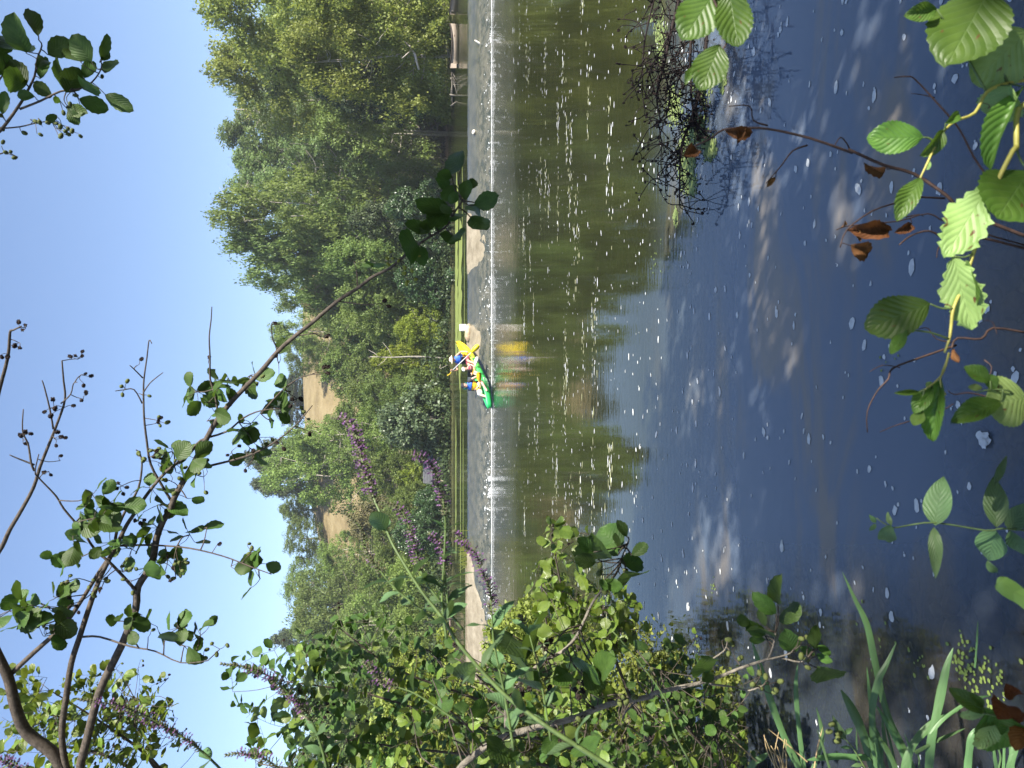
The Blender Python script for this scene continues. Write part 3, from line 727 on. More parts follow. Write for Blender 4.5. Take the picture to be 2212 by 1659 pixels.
# ------------------------------------------------------------------ buildings and small things of the far bank
M['stonewall'] = plain('hut_wall', (.40, .36, .28), .85, .2, .25, 3, .03, 9)
M['slate'] = plain('slate_roof', (.075, .078, .085), .6, .4, .25, 4, .02, 12)
M['slate_pale'] = plain('weathered_roof', (.26, .22, .20), .8, .2, .25, 4, .03, 10)
M['wood_dark'] = plain('dark_wood', (.045, .036, .03), .8, .2, .3, 8)
M['white'] = plain('white_paint', (.74, .74, .72), .6, .3, .06, 5)
M['void'] = plain('dark_opening', (.012, .012, .013), .7, .2, .2, 4)
def house(name, x, y, z, w_, dp, wall_h, roof_h, wall, roof, label, win, rz=0.0):
    r = thing(name, (x, y, z), label, 'building', None, rz)
    mb = MB(); a, b = w_ / 2, dp / 2
    mb.add([(-a, -b, -.6), (a, -b, -.6), (a, b, -.6), (-a, b, -.6), (-a, -b, wall_h), (a, -b, wall_h), (a, b, wall_h), (-a, b, wall_h), (-a, 0, wall_h + roof_h), (a, 0, wall_h + roof_h)],
           [(0, 1, 5, 4), (2, 3, 7, 6), (1, 2, 6, 9, 5), (3, 0, 4, 8, 7)])
    link('wall', mb.mesh('wall', wall, False), r)
    mb = MB(); e = .25
    for s in (-1, 1):
        lo = Vector((0, s * (b + e), wall_h - e * roof_h / b)); hi = Vector((0, s * .0, wall_h + roof_h + .02)); nrm = Vector((0, s * roof_h, b)).normalized() * .09
        vs = [Vector((q * (a + e), p.y, p.z)) + k * nrm for k in (.15, 1) for p in (lo, hi) for q in (-1, 1)]
        mb.add(vs, [(0, 1, 3, 2), (4, 6, 7, 5), (0, 4, 5, 1), (2, 3, 7, 6), (0, 2, 6, 4), (1, 5, 7, 3)])
        for c_ in range(6):
            u0 = c_ / 6; p0 = lo.lerp(hi, u0) + nrm * 1.1; mb.box((0, p0.y, p0.z), (a + e, .04, .015), 0)
    link('roof', mb.mesh('roof', roof, False), r)
    for (nm, px, pz, hw, hh, fm, gm) in win:
        mb = MB(); mb.box((px, -b - .03, pz), (hw, .05, hh)); f = link(nm, mb.mesh(nm, fm, False), r)
        mb = MB(); k = .78
        if nm == 'window':
            for sx in (-1, 1): mb.box((px + sx * hw * .45, -b - .085, pz), (hw * .38, .008, hh * .82))
        else: mb.box((px, -b - .085, pz), (hw * .84, .008, hh * .92))
        link('pane' if nm == 'window' else 'panel', mb.mesh('pane', gm, False), f)
    return r
# stone hut at the waterline, its grey roof facing the pond
c = P(944, 1012, 79); z0 = ground_z(c.x, 79.5)
house('stone_hut', c.x, 79.6, P(948, 1012, 79).z, 2.55, 2.6, .72, .80, M['stonewall'], M['slate'], 'small pale stone hut with a dark slate roof at the edge of the pond', [('door', .75, .18, .3, .5, M['white'], M['stonewall']), ('window', -.55, .3, .28, .24, M['white'], M['void'])])
c = P(945, 395, 133)
house('cottage', c.x, 134, P(947, 395, 133).z, 4.6, 4, 1.7, 1.5, M['wood_dark'], M['slate_pale'], 'cottage with a pale weathered roof half hidden under the tall trees', [('window', .9, .75, .7, .5, M['white'], M['void']), ('door', -.9, .75, .42, .8, M['white'], M['void'])])  # stone wall borrows the dark wood colour to paint in tree shade
c = P(945, 277, 128)
house('garden_shed', c.x, 129, P(946, 277, 128).z, 2.9, 2.4, 1.1, .7, plain('grey_boards', (.24, .25, .25), .8, .2, .15, 4), M['slate'], 'plain grey shed in the shade beside the fresh green bush', [])
# low quay wall with stones, and dark roots and posts on the mud below it
wl = thing('quay_wall', P(947, 303, 125), 'low pale stone kerb along the top of the grassy bank', 'wall')
xa, xb = P(947, 330, 125).x, P(947, 276, 125).x; mb0 = MB(); mb0.box((0, 0, 0), (.27, .22, .17)); me = mb0.mesh('stone', M['stonewall'], False)
nst = int((xb - xa) / .56)
for k in range(nst):
    o = link('stone', me, wl); o.location = (xa + .56 * k - wl.location.x, rng.gauss(0, .02), rng.gauss(0, .015)); o.scale.z = 1 + rng.gauss(0, .1)
t = NT('mud'); M['mud'] = plain('pink_mud', (.26, .18, .13), .7, .3, .3, 1.5, .03, 5)
mud = link('mud_bank', grid_mesh('mud_bank', lin(27.2, 41.5, 40), lin(116.6, 119.6, 10), lambda x, y: UPZ + .02 + (y - 116.6) * .27 + .12 * mnoise.noise((x, y, 1)), M['mud'])); tag(mud, kind='structure')
rt = thing('exposed_roots', P(960, 300, 117.5), 'row of dark tree roots and stakes on the muddy bank', 'roots'); mb = MB()
for k in range(34):
    x0 = P(962, 338 - k * 3.2 + rng.gauss(0, 2), 117.3).x; b = Vector((x0, 117.2 + rng.random() * .5, UPZ - .1)); h = .45 + .5 * rng.random()
    mb.tube([b, b + Vector((rng.gauss(0, .1), .2, h * .5)), b + Vector((rng.gauss(0, .25), .5, h))], [.045, .06, .05], 5)
    if k % 3 == 0: mb.tube([b + Vector((-.4, .2, h * .4)), b + Vector((0, .25, h * .45)), b + Vector((.5, .3, h * .35))], [.03, .05, .03], 5)
mb.build('root', M['wood_dark'], rt)
# garden furniture, post, grey panel, landing stage
def chairset():
    r = thing('garden_bench', P(941, 404, 124), 'white slatted garden bench in front of the cottage', 'bench')
    for k in range(4):
        mb = MB(); mb.box((0, -.22 + .13 * k, .42), (.6, .05, .02)); link('seat_slat', mb.mesh('slat', M['white'], False), r)
    for k in range(3):
        mb = MB(); mb.box((0, .28, .55 + .14 * k), (.6, .02, .05)); link('back_slat', mb.mesh('slat', M['white'], False), r)
    for sx in (-1, 1):
        for sy in (-.22, .26):
            mb = MB(); mb.box((sx * .55, sy, .2 if sy < 0 else .45), (.03, .03, .2 if sy < 0 else .45)); link('leg', mb.mesh('leg', M['white'], False), r)
    r.scale = (1.3, 1.3, 1.3)
chairset()
tb = thing('garden_table', P(938, 386, 124), 'pale round garden table under the trees beside the cottage', 'table')
mb = MB(); mb.tube([(0, 0, .70), (0, 0, .75)], [.75, .75], 16); link('top', mb.mesh('top', M['white'], False), tb)
mb = MB(); mb.tube([(0, 0, 0), (0, 0, .7)], [.06, .06], 8); mb.tube([(0, 0, 0), (0, 0, .05)], [.4, .3], 10); link('leg', mb.mesh('leg', M['white'], False), tb)
ps = thing('mooring_post', P(942, 656, 77), 'dark upright wooden post standing behind the weed mat', 'post')
mb = MB(); top = P(914, 655, 77); b = ps.location - Vector((0, 0, .8)); mb.tube([b, top], [.11, .10], 8); mb.tube([top, top + Vector((0, 0, .05))], [.13, .06], 8); mb.build('shaft', M['wood_dark'], ps)
mb = MB(); mb.box(top + Vector((0, -.1, -.35)), (.16, .03, .05)); mb.build('cleat', M['wood_dark'], ps)
pn = thing('tilted_panel', P(947, 685, 76.4), 'small grey panel tilted on a stake at the water edge', 'panel')
mb = MB(); c = P(944, 685, 76.4); mb.box(c, (.42, .02, .30), 0, Matrix.Rotation(.65, 3, 'Y') @ Matrix.Rotation(-.5, 3, 'X')); mb.build('plate', plain('grey_sheet', (.16, .16, .17), .5, .4, .1, 4), pn)
mb = MB(); mb.tube([c + Vector((0, .05, 0)), c + Vector((0, .1, -.9))], [.03, .03], 6); mb.build('stake', M['wood_dark'], pn)
ls = thing('landing_stage', P(978, 1375, 72.5), 'weathered wooden landing stage at the left end of the pond', 'jetty')
M['plank'] = plain('weathered_plank', (.30, .21, .16), .8, .2, .25, 4)
mb0 = MB(); mb0.box((0, 0, 0), (.075, .75, .025)); me = mb0.mesh('plank', M['plank'], False)
for k in range(24): o = link('plank', me, ls); o.location = (-2 + .17 * k, rng.gauss(0, .02), .28 + rng.gauss(0, .006))
mb0 = MB(); mb0.tube([(0, 0, -.5), (0, 0, .75)], [.07, .06], 7); me = mb0.mesh('pile', M['wood_dark'])
for k in range(5): o = link('pile', me, ls); o.location = (-2 + .98 * k, -.8, 0)
mb = MB()
for k in range(3): mb.box((0, -.72 + .7 * k, .21), (2.1, .04, .05))
link('joist', mb.mesh('joist', M['wood_dark'], False), ls)
# power cables over the left of the hill
pc = thing('power_cables', P(803, 1300, 105), 'three thin power cables crossing in front of the left hillside', 'cable'); pc.location = (0, 105, 14)
for k in range(3):
    pts = [P(799 + 5 * k + .5 * ((i - 5) / 5) ** 2 * -6, 1090 + i * 62, 105) for i in range(11)]; mb = MB(); mb.tube(pts, .016, 4); mb.build('cable', M['bark_pale'], pc)
# moored rowing boat and branch of drift timber at the right
def rowboat(name, x, y, ln, label, rz):
    r = thing(name, (x, y, UPZ), label, 'boat', 'boats moored under the hanging alder', rz); mb = MB(); n = 14; V = []
    for i in range(n + 1):
        s = i / n; hw = .62 * math.sin(math.pi * min(1, .18 + .82 * s)) ** .7 if s < .985 else .03; sh = .40 + .14 * (2 * s - 1) ** 2; kz = -.10 + .16 * s ** 4
        xx = (s - .5) * ln
        V += [(xx, -hw, sh), (xx, -hw * .86, lerp(kz, sh, .4)), (xx, -hw * .45, kz), (xx, hw * .45, kz), (xx, hw * .86, lerp(kz, sh, .4)), (xx, hw, sh), (xx, hw * .92, sh), (xx, hw * .8, .12), (xx, -hw * .8, .12), (xx, -hw * .92, sh)]
    mb.add(V, [(i * 10 + j, i * 10 + (j + 1) % 10, (i + 1) * 10 + (j + 1) % 10, (i + 1) * 10 + j) for i in range(n) for j in range(10)] + [tuple(range(10))])
    link('hull', mb.mesh('hull', plain('cream_paint', (.19, .155, .12), .6, .3, .1, 3)), r)
    mb = MB()
    for sgn in (-1, 1):
        mb.tube([((i / n - .5) * ln, sgn * (.645 * math.sin(math.pi * min(1, .18 + .82 * i / n)) ** .7 if i < n else .03), .42 + .14 * (2 * i / n - 1) ** 2) for i in range(n + 1)], .03, 5)
    link('gunwale', mb.mesh('gunwale', M['wood_dark']), r)
    for q in (-.22, .12):
        mb = MB(); mb.box((q * ln, 0, .30), (.12, .53, .02)); link('thwart', mb.mesh('thwart', M['plank'], False), r)
p = PW(990, 97, UPZ); rowboat('rowing_boat', p.x, p.y, 2.9, 'pale rowing boat moored in the shade under the hanging alder', 0.05)
p = PW(987, -12, UPZ); rowboat('rowing_boat', p.x, p.y, 2.9, 'pale rowing boat whose pointed bow enters at the right edge', math.pi)
p = PW(986, 185, UPZ); dl = thing('drift_timber', p, 'tangle of pale drift timber lying in the water left of the moored boat', 'timber')
for k in range(7):
    mb = MB(); a = p + Vector((rng.gauss(0, .7), rng.gauss(0, .4), -.05)); mb.tube([a, a + Vector((rng.gauss(.2, .5), .1, .25 + .3 * rng.random())), a + Vector((rng.gauss(.2, 1.0), .2, .2 + .45 * rng.random()))], [.05, .07, .03], 6); mb.build('log', M['bark_grey'], dl)
# dead limb in the dark under the alder
c = P(892, 105, 62); db = thing('dead_limb', c, 'bleached forked dead limb in the dark under the hanging alder', 'branch'); mb = MB()
mb.tube([P(905, 150, 63), P(897, 118, 62), P(886, 100, 62), P(872, 88, 62)], [.10, .10, .08, .03], 6); mb.tube([P(893, 104, 62), P(905, 88, 61.6), P(912, 80, 61.5)], [.08, .06, .02], 6); mb.tube([P(891, 106, 62), P(880, 116, 61.5), P(868, 126, 61.5)], [.07, .05, .02], 6)
mb.build('wood', plain('bleached_wood', (.46, .40, .36), .8, .2, .2, 4), db)
# dead twig over the water above the kayak
c = P(955, 808, 74); db = thing('dead_twig', c, 'pale dead twig sticking out of the bank behind the kayak', 'branch'); mb = MB()
mb.tube([P(944, 815, 74), P(949, 797, 74), P(952, 787, 74)], [.05, .045, .02], 5); mb.tube([P(950, 797, 74), P(960, 792, 73.6), P(968, 788, 73.5)], [.035, .025, .01], 5); mb.build('wood', M['bark_pale'], db)
# tuft of grass on the left of the crest
c = P(1006, 1195, 34.9); tf = thing('grass_tuft', c, 'bright green tuft of grass growing on the weir crest', 'grass'); pts = []
mb = MB()
for k in range(120):
    b = P(1007, 1195 + rng.gauss(0, 17), 34.9 + .1 * rng.random()); b.z = UPZ; e = b + Vector((rng.gauss(0, .10), rng.gauss(0, .06), .12 + .36 * rng.random())); q = Vector((.012, 0, 0)); mid = b.lerp(e, .5) + Vector((0, 0, .05))
    mb.add([b - q, b + q, mid + q, mid - q, e], [(0, 1, 2, 3), (3, 2, 4)])
mb.build('blades', M['f_grass'], tf); tf.children[0]['kind'] = 'stuff'; set_tint(tf.children[0].data, [rng.random() for _ in range(600)])
# ------------------------------------------------------------------ kayak, paddlers, canister
def Z(zx, zy, d): return P(932.7 + .1323 * zx, 674.8 + .1323 * zy, d)
bow, stern = Z(972, 1548, 31.15), Z(455, 470, 34.05)
bow.z = max(bow.z, .06)
Ax = (bow - stern); KL = Ax.length; Ax.normalize()
Sd = Ax.cross(Vector((0, 0, 1))).normalized(); Nn = Sd.cross(Ax).normalized()
kay = thing('kayak', (bow + stern) / 2, 'three-seat sit-on-top kayak, yellow at the stern and green at the bow, sliding down the weir', 'kayak')
def kp(s, b, n): return stern + Ax * (s * KL) + Sd * b + Nn * n
t = NT('kayak_plastic'); at = t.n('ShaderNodeAttribute', attribute_name='tint').outputs['Fac']
f = t.math('ADD', at, t.math('MULTIPLY', t.math('SUBTRACT', t.noise(3, 3, .5, t.coord('Object')), .5), .08))
kc = t.ramp(f, [(.0, (.85, .62, .015)), (.30, (.80, .62, .02)), (.36, (.36, .60, .05)), (.52, (.06, .48, .09)), (1, (.02, .42, .12))])
M['kayak'] = t.done(t.bsdf(kc, .38, .5))
mb = MB(); n = 32; V = []; tint = []; NSEC = 16
for i in range(n + 1):
    s = i / n; e = (2 * s - 1)
    hw = .40 * max(.02, (1 - abs(e) ** 2.6)) ** .8 + .012; sheer = -.02 + .16 * abs(e) ** 2.4; keel = -.32 + .30 * abs(e) ** 3.2
    well = .10 * (1 - abs(e) ** 4) if .12 < s < .90 else 0
    well += .05 * (math.cos((s - .3) * 2 * math.pi / .22) if .15 < s < .85 else 0)
    prof = []
    for j in range(9):                                   # hull from left rail round the keel to the right rail
        a = math.pi * j / 8; prof.append((-math.cos(a) * hw, lerp(sheer, keel, math.sin(a) ** .75)))
    prof += [(hw * .93, sheer + .035), (hw * .72, sheer + .03), (hw * .55, sheer - well), (0, sheer - well * 1.1 + (.03 if well < .02 else 0)), (-hw * .55, sheer - well), (-hw * .72, sheer + .03), (-hw * .93, sheer + .035)]
    for b, q in prof: V.append(kp(s, b, q)); tint.append(s)
mb.add(V, [(i * NSEC + (j + 1) % NSEC, i * NSEC + j, (i + 1) * NSEC + j, (i + 1) * NSEC + (j + 1) % NSEC) for i in range(n) for j in range(NSEC)] + [tuple(range(NSEC)), tuple(n * NSEC + j for j in range(NSEC))[::-1]])
h = mb.build('hull', M['kayak'], kay); set_tint(h.data, tint)
M['black'] = plain('black_webbing', (.015, .015, .017), .6, .3, .2, 20)
for s in (.02, .985):
    mb = MB(); c = kp(s, 0, .14 if s < .5 else .15); mb.tube([c + Sd * .05, c + Nn * .07 + Ax * (-.05 if s < .5 else .05), c - Sd * .05], .014, 6); mb.build('carry_handle', M['black'], kay)
for s in (.40, .62, .78):                                # darker moulded bands across the hull
    mb = MB(); pts = []
    e = 2 * s - 1; hw = .40 * (1 - abs(e) ** 2.6) ** .8 + .022; sh = -.02 + .16 * abs(e) ** 2.4; ke = -.332 + .30 * abs(e) ** 3.2
    for ds in (-.012, .012):
        pts += [kp(s + ds, -math.cos(math.pi * j / 10) * hw, lerp(sh, ke, math.sin(math.pi * j / 10) ** .75)) for j in range(11)]
    mb.add(pts, [(j, j + 1, 12 + j, 11 + j) for j in range(10)]); mb.build('hull_band', plain('dark_green_plastic', (.02, .20, .06), .4, .5, .1, 5), kay)
em = MB(); mark = MB()                                   # outlined plate on the hull side, with a small block mark in it
def hullpt(s, u):
    e = 2 * s - 1; hw = .40 * (1 - abs(e) ** 2.6) ** .8 + .028; sh = -.02 + .16 * abs(e) ** 2.4; ke = -.34 + .30 * abs(e) ** 3.2
    a = math.pi - u * math.pi / 2; return kp(s, -math.cos(a) * hw * (1 if Sd.y < 0 else -1), lerp(sh, ke, math.sin(a) ** .75))
pl = smooth_line([hullpt(.68, .12), hullpt(.74, .12), hullpt(.74, .5), hullpt(.68, .5), hullpt(.68, .12)], 1); em.tube(pl, .008, 4)
mark.add([hullpt(.695, .22), hullpt(.725, .22), hullpt(.725, .40), hullpt(.695, .40)], [(0, 1, 2, 3)])
e0 = em.build('emblem', plain('pale_print', (.62, .80, .64), .5, .3, .05, 5), kay); mark.build('emblem_mark', plain('faint_print', (.30, .62, .36), .5, .3, .05, 5), kay)
for s in (.33, .53, .70):                                # seat backs
    mb = MB(); c = kp(s - .035, 0, .16); mb.box(c, (.03, .21, .15), 0, Matrix((Ax, Sd, Nn)).transposed() @ Matrix.Rotation(-.25, 3, 'Y')); o = mb.build('seat_back', M['black'], kay)
    bv = o.modifiers.new('bevel', 'BEVEL'); bv.width = .025; bv.segments = 2

def body(name, joints, edges, root, skin, parent):
    me = bpy.data.meshes.new(name); names = list(joints); ix = {k: i for i, k in enumerate(names)}; off = parent_origin(parent)
    me.from_pydata([tuple(joints[k][0] - off) for k in names], [(ix[a], ix[b]) for a, b in edges], []); me.materials.append(skin)
    o = link(name, me, parent); md = o.modifiers.new('skin', 'SKIN'); md.use_smooth_shade = True
    if not me.skin_vertices: me.skin_vertices.new()
    for k in names:
        sv = me.skin_vertices[0].data[ix[k]]; r = joints[k][1]; sv.radius = (r, r) if not hasattr(r, '__len__') else r; sv.use_root = (k == root)
    ss = o.modifiers.new('sub', 'SUBSURF'); ss.levels = 1; ss.render_levels = 2
    return o
BE = [('pelvis', 'waist'), ('waist', 'chest'), ('chest', 'neck'), ('neck', 'chin'), ('chin', 'skull'), ('chest', 'lsh'), ('lsh', 'lel'), ('lel', 'lwr'), ('lwr', 'lha'), ('chest', 'rsh'), ('rsh', 'rel'), ('rel', 'rwr'), ('rwr', 'rha'),
      ('pelvis', 'lhip'), ('lhip', 'lkn'), ('lkn', 'lan'), ('lan', 'lto'), ('pelvis', 'rhip'), ('rhip', 'rkn'), ('rkn', 'ran'), ('ran', 'rto')]
def torso_shell(name, pel, chest, neck, side, rad, mats, parent, bands):
    """a vest: rings from the hips to the shoulders, colour by height"""
    mb = MB(); N = 12; ax = [(pel.lerp(chest, u), rad * k) for u, k in ((.12, .92), (.35, 1.0), (.6, 1.03), (.85, 1.08), (1.1, 1.05), (1.35, .80), (1.5, .50))]
    up = (chest - pel).normalized(); s = (side - up * side.dot(up)).normalized(); fr = up.cross(s); V = []
    for c, r in ax:
        for j in range(N):
            a = 2 * math.pi * j / N; V.append(c + s * math.cos(a) * r * 1.18 + fr * math.sin(a) * r * .88)
    F = []; mi = []
    for i in range(len(ax) - 1):
        for j in range(N): mb_f = (i * N + j, i * N + (j + 1) % N, (i + 1) * N + (j + 1) % N, (i + 1) * N + j); F.append(mb_f); mi.append(bands[i])
    b = len(mb.v); mb.add(V, F); mb.mi = mi
    mb.add(V[:N], [tuple(range(N))[::-1]], bands[0])
    o = mb.build(name, mats, parent)
    st = MB()
    for i in (1, 3):
        c, r = ax[i]; st.tube([c + s * math.cos(a) * r * 1.21 + fr * math.sin(a) * r * .91 for a in [2 * math.pi * j / 14 for j in range(15)]], rad * .06, 5, 0, False)
    st.build('strap', M['black'], o); return o
SK1 = plain('skin_tan', (.46, .27, .19), .55, .35, .12, 8); SK2 = plain('skin_fair', (.58, .36, .27), .55, .35, .1, 8)
BLUE = plain('blue_nylon', (.03, .12, .55), .55, .35, .2, 12); YEL = plain('yellow_nylon', (.78, .46, .02), .55, .35, .15, 12); MAR = plain('maroon_nylon', (.26, .05, .08), .6, .3, .2, 12)
PINK = plain('pink_nylon', (.62, .27, .27), .6, .3, .2, 12); SHIRT = plain('charcoal_shirt', (.045, .042, .048), .8, .2, .2, 14); CREAM = plain('cream_cloth', (.66, .58, .44), .8, .2, .1, 14); WHT = plain('white_cloth', (.78, .76, .72), .8, .2, .06, 14)
NAVY = plain('dark_cap', (.03, .028, .035), .7, .2, .2, 14); TEAL = plain('teal_cloth', (.03, .20, .17), .7, .2, .2, 14); HAIR = plain('dark_hair', (.035, .02, .014), .6, .3, .3, 60); GLS = plain('dark_glasses', (.008, .008, .01), .2, .5, .1, 9)
YSH = plain('yellow_shorts', (.75, .52, .05), .7, .2, .1, 9)
def head(parent, c, fwd, r, skin, hat, hatmat, hair=True, brim=.0, glasses=False):
    fwd = fwd.normalized(); s = fwd.cross(Vector((0, 0, 1))).normalized(); u = s.cross(fwd).normalized(); rot = Matrix((s, fwd, u)).transposed()
    mb = MB()
    mb.blob(c, (r * .80, r * .95, r * 1.12), 12, 8, 0, rot); mb.blob(c + fwd * r * .95 - u * r * .12, (r * .13, r * .2, r * .2), 6, 4, 0, rot)
    for q in (-1, 1): mb.blob(c + s * q * r * .82 - u * r * .05, (r * .1, r * .2, r * .28), 6, 4, 0, rot)
    mb.blob(c + fwd * r * .35 - u * r * .75, (r * .5, r * .5, r * .4), 8, 5, 0, rot)
    mb.blob(c + fwd * r * .86 - u * r * .5, (r * .26, r * .08, r * .06), 6, 3, 1, rot)
    for q in (-1, 1): mb.blob(c + fwd * r * .86 + s * q * r * .33 + u * r * .12, (r * .15, r * .07, r * .09), 6, 4, 2, rot)
    mb.build('face', [skin, plain('lips', (.35, .12, .10), .5, .3, .1, 9), HAIR], parent)
    if glasses:
        g_ = MB()
        for q in (-1, 1): g_.blob(c + fwd * r * .93 + s * q * r * .38 + u * r * .12, (r * .33, r * .10, r * .22), 8, 4, 0, rot)
        g_.tube([c + fwd * r * .97 - s * r * .1 + u * r * .15, c + fwd * r * .97 + s * r * .1 + u * r * .15], r * .05, 5); g_.build('sunglasses', GLS, parent)
    if hair:
        hb = MB(); hb.blob(c - fwd * r * .18 + u * r * .12, (r * .90, r * .92, r * 1.08), 10, 7, 0, rot, .1, 3); hb.build('hair', HAIR, parent)
    hb = MB(); base = c + u * r * .42
    for k, (zz, rr_) in enumerate(((0, 1.02), (.35, .98), (.62, .80), (.76, .4), (.78, .02))): pass
    rings = [(0, 1.05), (.35, 1.0), (.62, .82), (.76, .45), (.79, .02)]; N = 14; V = []
    if hat == 'bucket': rings = [(-.12, 1.75), (.0, 1.45), (.05, 1.08)] + rings[1:]
    for zz, q in rings:
        for j in range(N):
            a = 2 * math.pi * j / N; V.append(base + u * zz * r + s * math.cos(a) * q * r * .92 + fwd * math.sin(a) * q * r * 1.04)
    hb.add(V, [(i * N + j, i * N + (j + 1) % N, (i + 1) * N + (j + 1) % N, (i + 1) * N + j) for i in range(len(rings) - 1) for j in range(N)])
    o = hb.build('hat' if hat == 'bucket' else 'cap', hatmat, parent)
    if hat == 'cap':
        pk = MB(); V = []
        for q in (1.0, 1.75):
            for j in range(7):
                a = math.pi * (.18 + .64 * j / 6); V.append(base + s * math.cos(a) * r * .9 * (1 if q == 1 else .8) + fwd * math.sin(a) * r * 1.03 * q + u * r * (.04 if q == 1 else -.12))
        V += [v + u * r * .07 for v in V]
        pk.add(V, [(j, j + 1, 8 + j, 7 + j) for j in range(6)] + [(14 + j, 21 + j, 22 + j, 15 + j) for j in range(6)] + [(7 + j, 8 + j, 22 + j, 21 + j) for j in range(6)]); pk.build('peak', hatmat, o)
    return o
def hand_fingers(parent, wrist, palm, skin, axis, k=1.0):
    """four curled fingers and a thumb closed round a shaft"""
    axis = axis.normalized(); f = (palm - wrist).normalized(); sd = axis; nn = f.cross(sd).normalized()
    mb = MB(); mb.blob(palm, (.040 * k, .045 * k, .022 * k), 7, 5, 0, Matrix((sd, f, nn)).transposed())
    for i, L in enumerate((.92, 1.0, .95, .78)):
        b = palm + f * .035 * k + sd * (i - 1.5) * .021 * k; mb.tube([b, b + f * .03 * L * k + nn * .012 * k, b + f * .034 * L * k + nn * .04 * L * k, b + f * .008 * k + nn * .05 * L * k], [.0095 * k, .009 * k, .0085 * k, .007 * k], 5)
    b = palm - sd * .036 * k - f * .01 * k; mb.tube([b, b - sd * .012 * k + nn * .02 * k, b + f * .012 * k + nn * .046 * k], [.011 * k, .010 * k, .008 * k], 5)
    mb.build('hand', skin, parent)
def paddle(a, b, label, bladecol, blades, shaftcol):
    r = thing('paddle', (a + b) / 2, label, 'paddle'); d = (b - a).normalized()
    mb = MB(); mb.tube([a, b], .018, 8); mb.build('shaft', shaftcol, r)
    for end, sg, tw, ln in blades:
        s = d.cross(tw).normalized(); nr = s.cross(d); mb = MB(); V = []
        for i in range(9):
            u = i / 8; wv = .012 + .095 * math.sin(math.pi * min(1, u * .75 + .02)) ** .8 * (1 if u < .95 else .72); c = end + d * sg * u * ln + nr * (.03 * math.sin(math.pi * u) )
            V += [c - s * wv, c + nr * .022, c + s * wv, c - nr * .012]
        mb.add(V, [(i * 4 + j, i * 4 + (j + 1) % 4, (i + 1) * 4 + (j + 1) % 4, (i + 1) * 4 + j) for i in range(8) for j in range(4)] + [(0, 1, 2, 3), (35, 34, 33, 32)]); mb.build('blade', bladecol, r)
    return r
UPW = Vector((0, 0, 1)); LOOK = Vector((-.45, -.85, -.12))
# --- rear paddler
pr = thing('person', Z(575, 745, 33.3), 'rear paddler in a sand-coloured bucket hat and blue life vest, paddle held across', 'person', 'people in the kayak')
J = {'pelvis': (Z(585, 748, 33.35), .15), 'waist': (Z(520, 752, 33.35), .13), 'chest': (Z(440, 762, 33.3), .14), 'neck': (Z(385, 770, 33.3), .055), 'chin': (Z(362, 770, 33.28), .06), 'skull': (Z(335, 770, 33.28), .07),
     'lsh': (Z(402, 708, 33.2), .062), 'lel': (Z(480, 640, 33.05), .045), 'lwr': (Z(565, 640, 32.9), .032), 'lha': (Z(592, 655, 32.85), .035),
     'rsh': (Z(402, 832, 33.4), .062), 'rel': (Z(422, 945, 33.3), .045), 'rwr': (Z(365, 958, 33.1), .032), 'rha': (Z(338, 945, 33.05), .035),
     'lhip': (Z(596, 725, 33.2), .095), 'lkn': (Z(590, 790, 32.75), .062), 'lan': (Z(690, 830, 32.45), .042), 'lto': (Z(690, 850, 32.3), .035),
     'rhip': (Z(596, 790, 33.3), .095), 'rkn': (Z(600, 850, 32.85), .062), 'ran': (Z(700, 885, 32.6), .042), 'rto': (Z(700, 905, 32.5), .035)}
body('body', J, BE, 'pelvis', SK1, pr)
torso_shell('life_vest', J['pelvis'][0], J['chest'][0], J['neck'][0], J['rsh'][0] - J['lsh'][0], .185, [BLUE, YEL], pr, [1, 1, 0, 0, 0, 0])
head(pr, Z(338, 770, 33.22), LOOK, .118, SK1, 'bucket', CREAM, True, glasses=True)
mb = MB()
for a, b in (('lhip', 'lkn'), ('rhip', 'rkn')): mb.tube([J[a][0], J[a][0].lerp(J[b][0], .5), J[a][0].lerp(J[b][0], .85)], [.115, .105, .098], 9)
mb.build('shorts', MAR, pr)
PA, PB = Z(318, 965, 32.98), Z(642, 655, 32.72)
YP = plain('yellow_plastic', (.82, .58, .01), .4, .5, .06, 5); OP = plain('orange_plastic', (.80, .40, .01), .4, .5, .06, 5); AL = plain('pale_shaft', (.55, .56, .58), .35, .5, .05, 5); WP = plain('white_plastic', (.78, .76, .66), .4, .5, .05, 5)
paddle(PA, PB, 'paddle with a pale shaft and broad yellow blade held by the rear paddler', YP, [(PB, 1, Vector((-.3, -1, .2)), .46), (PA, -1, (PA - CAM).cross(PB - PA).normalized(), .24)], AL)
hand_fingers(pr, J['lwr'][0], PB.lerp(PA, .12), SK1, PB - PA, 1.1); hand_fingers(pr, J['rwr'][0], PA.lerp(PB, .05), SK1, PB - PA, 1.1)
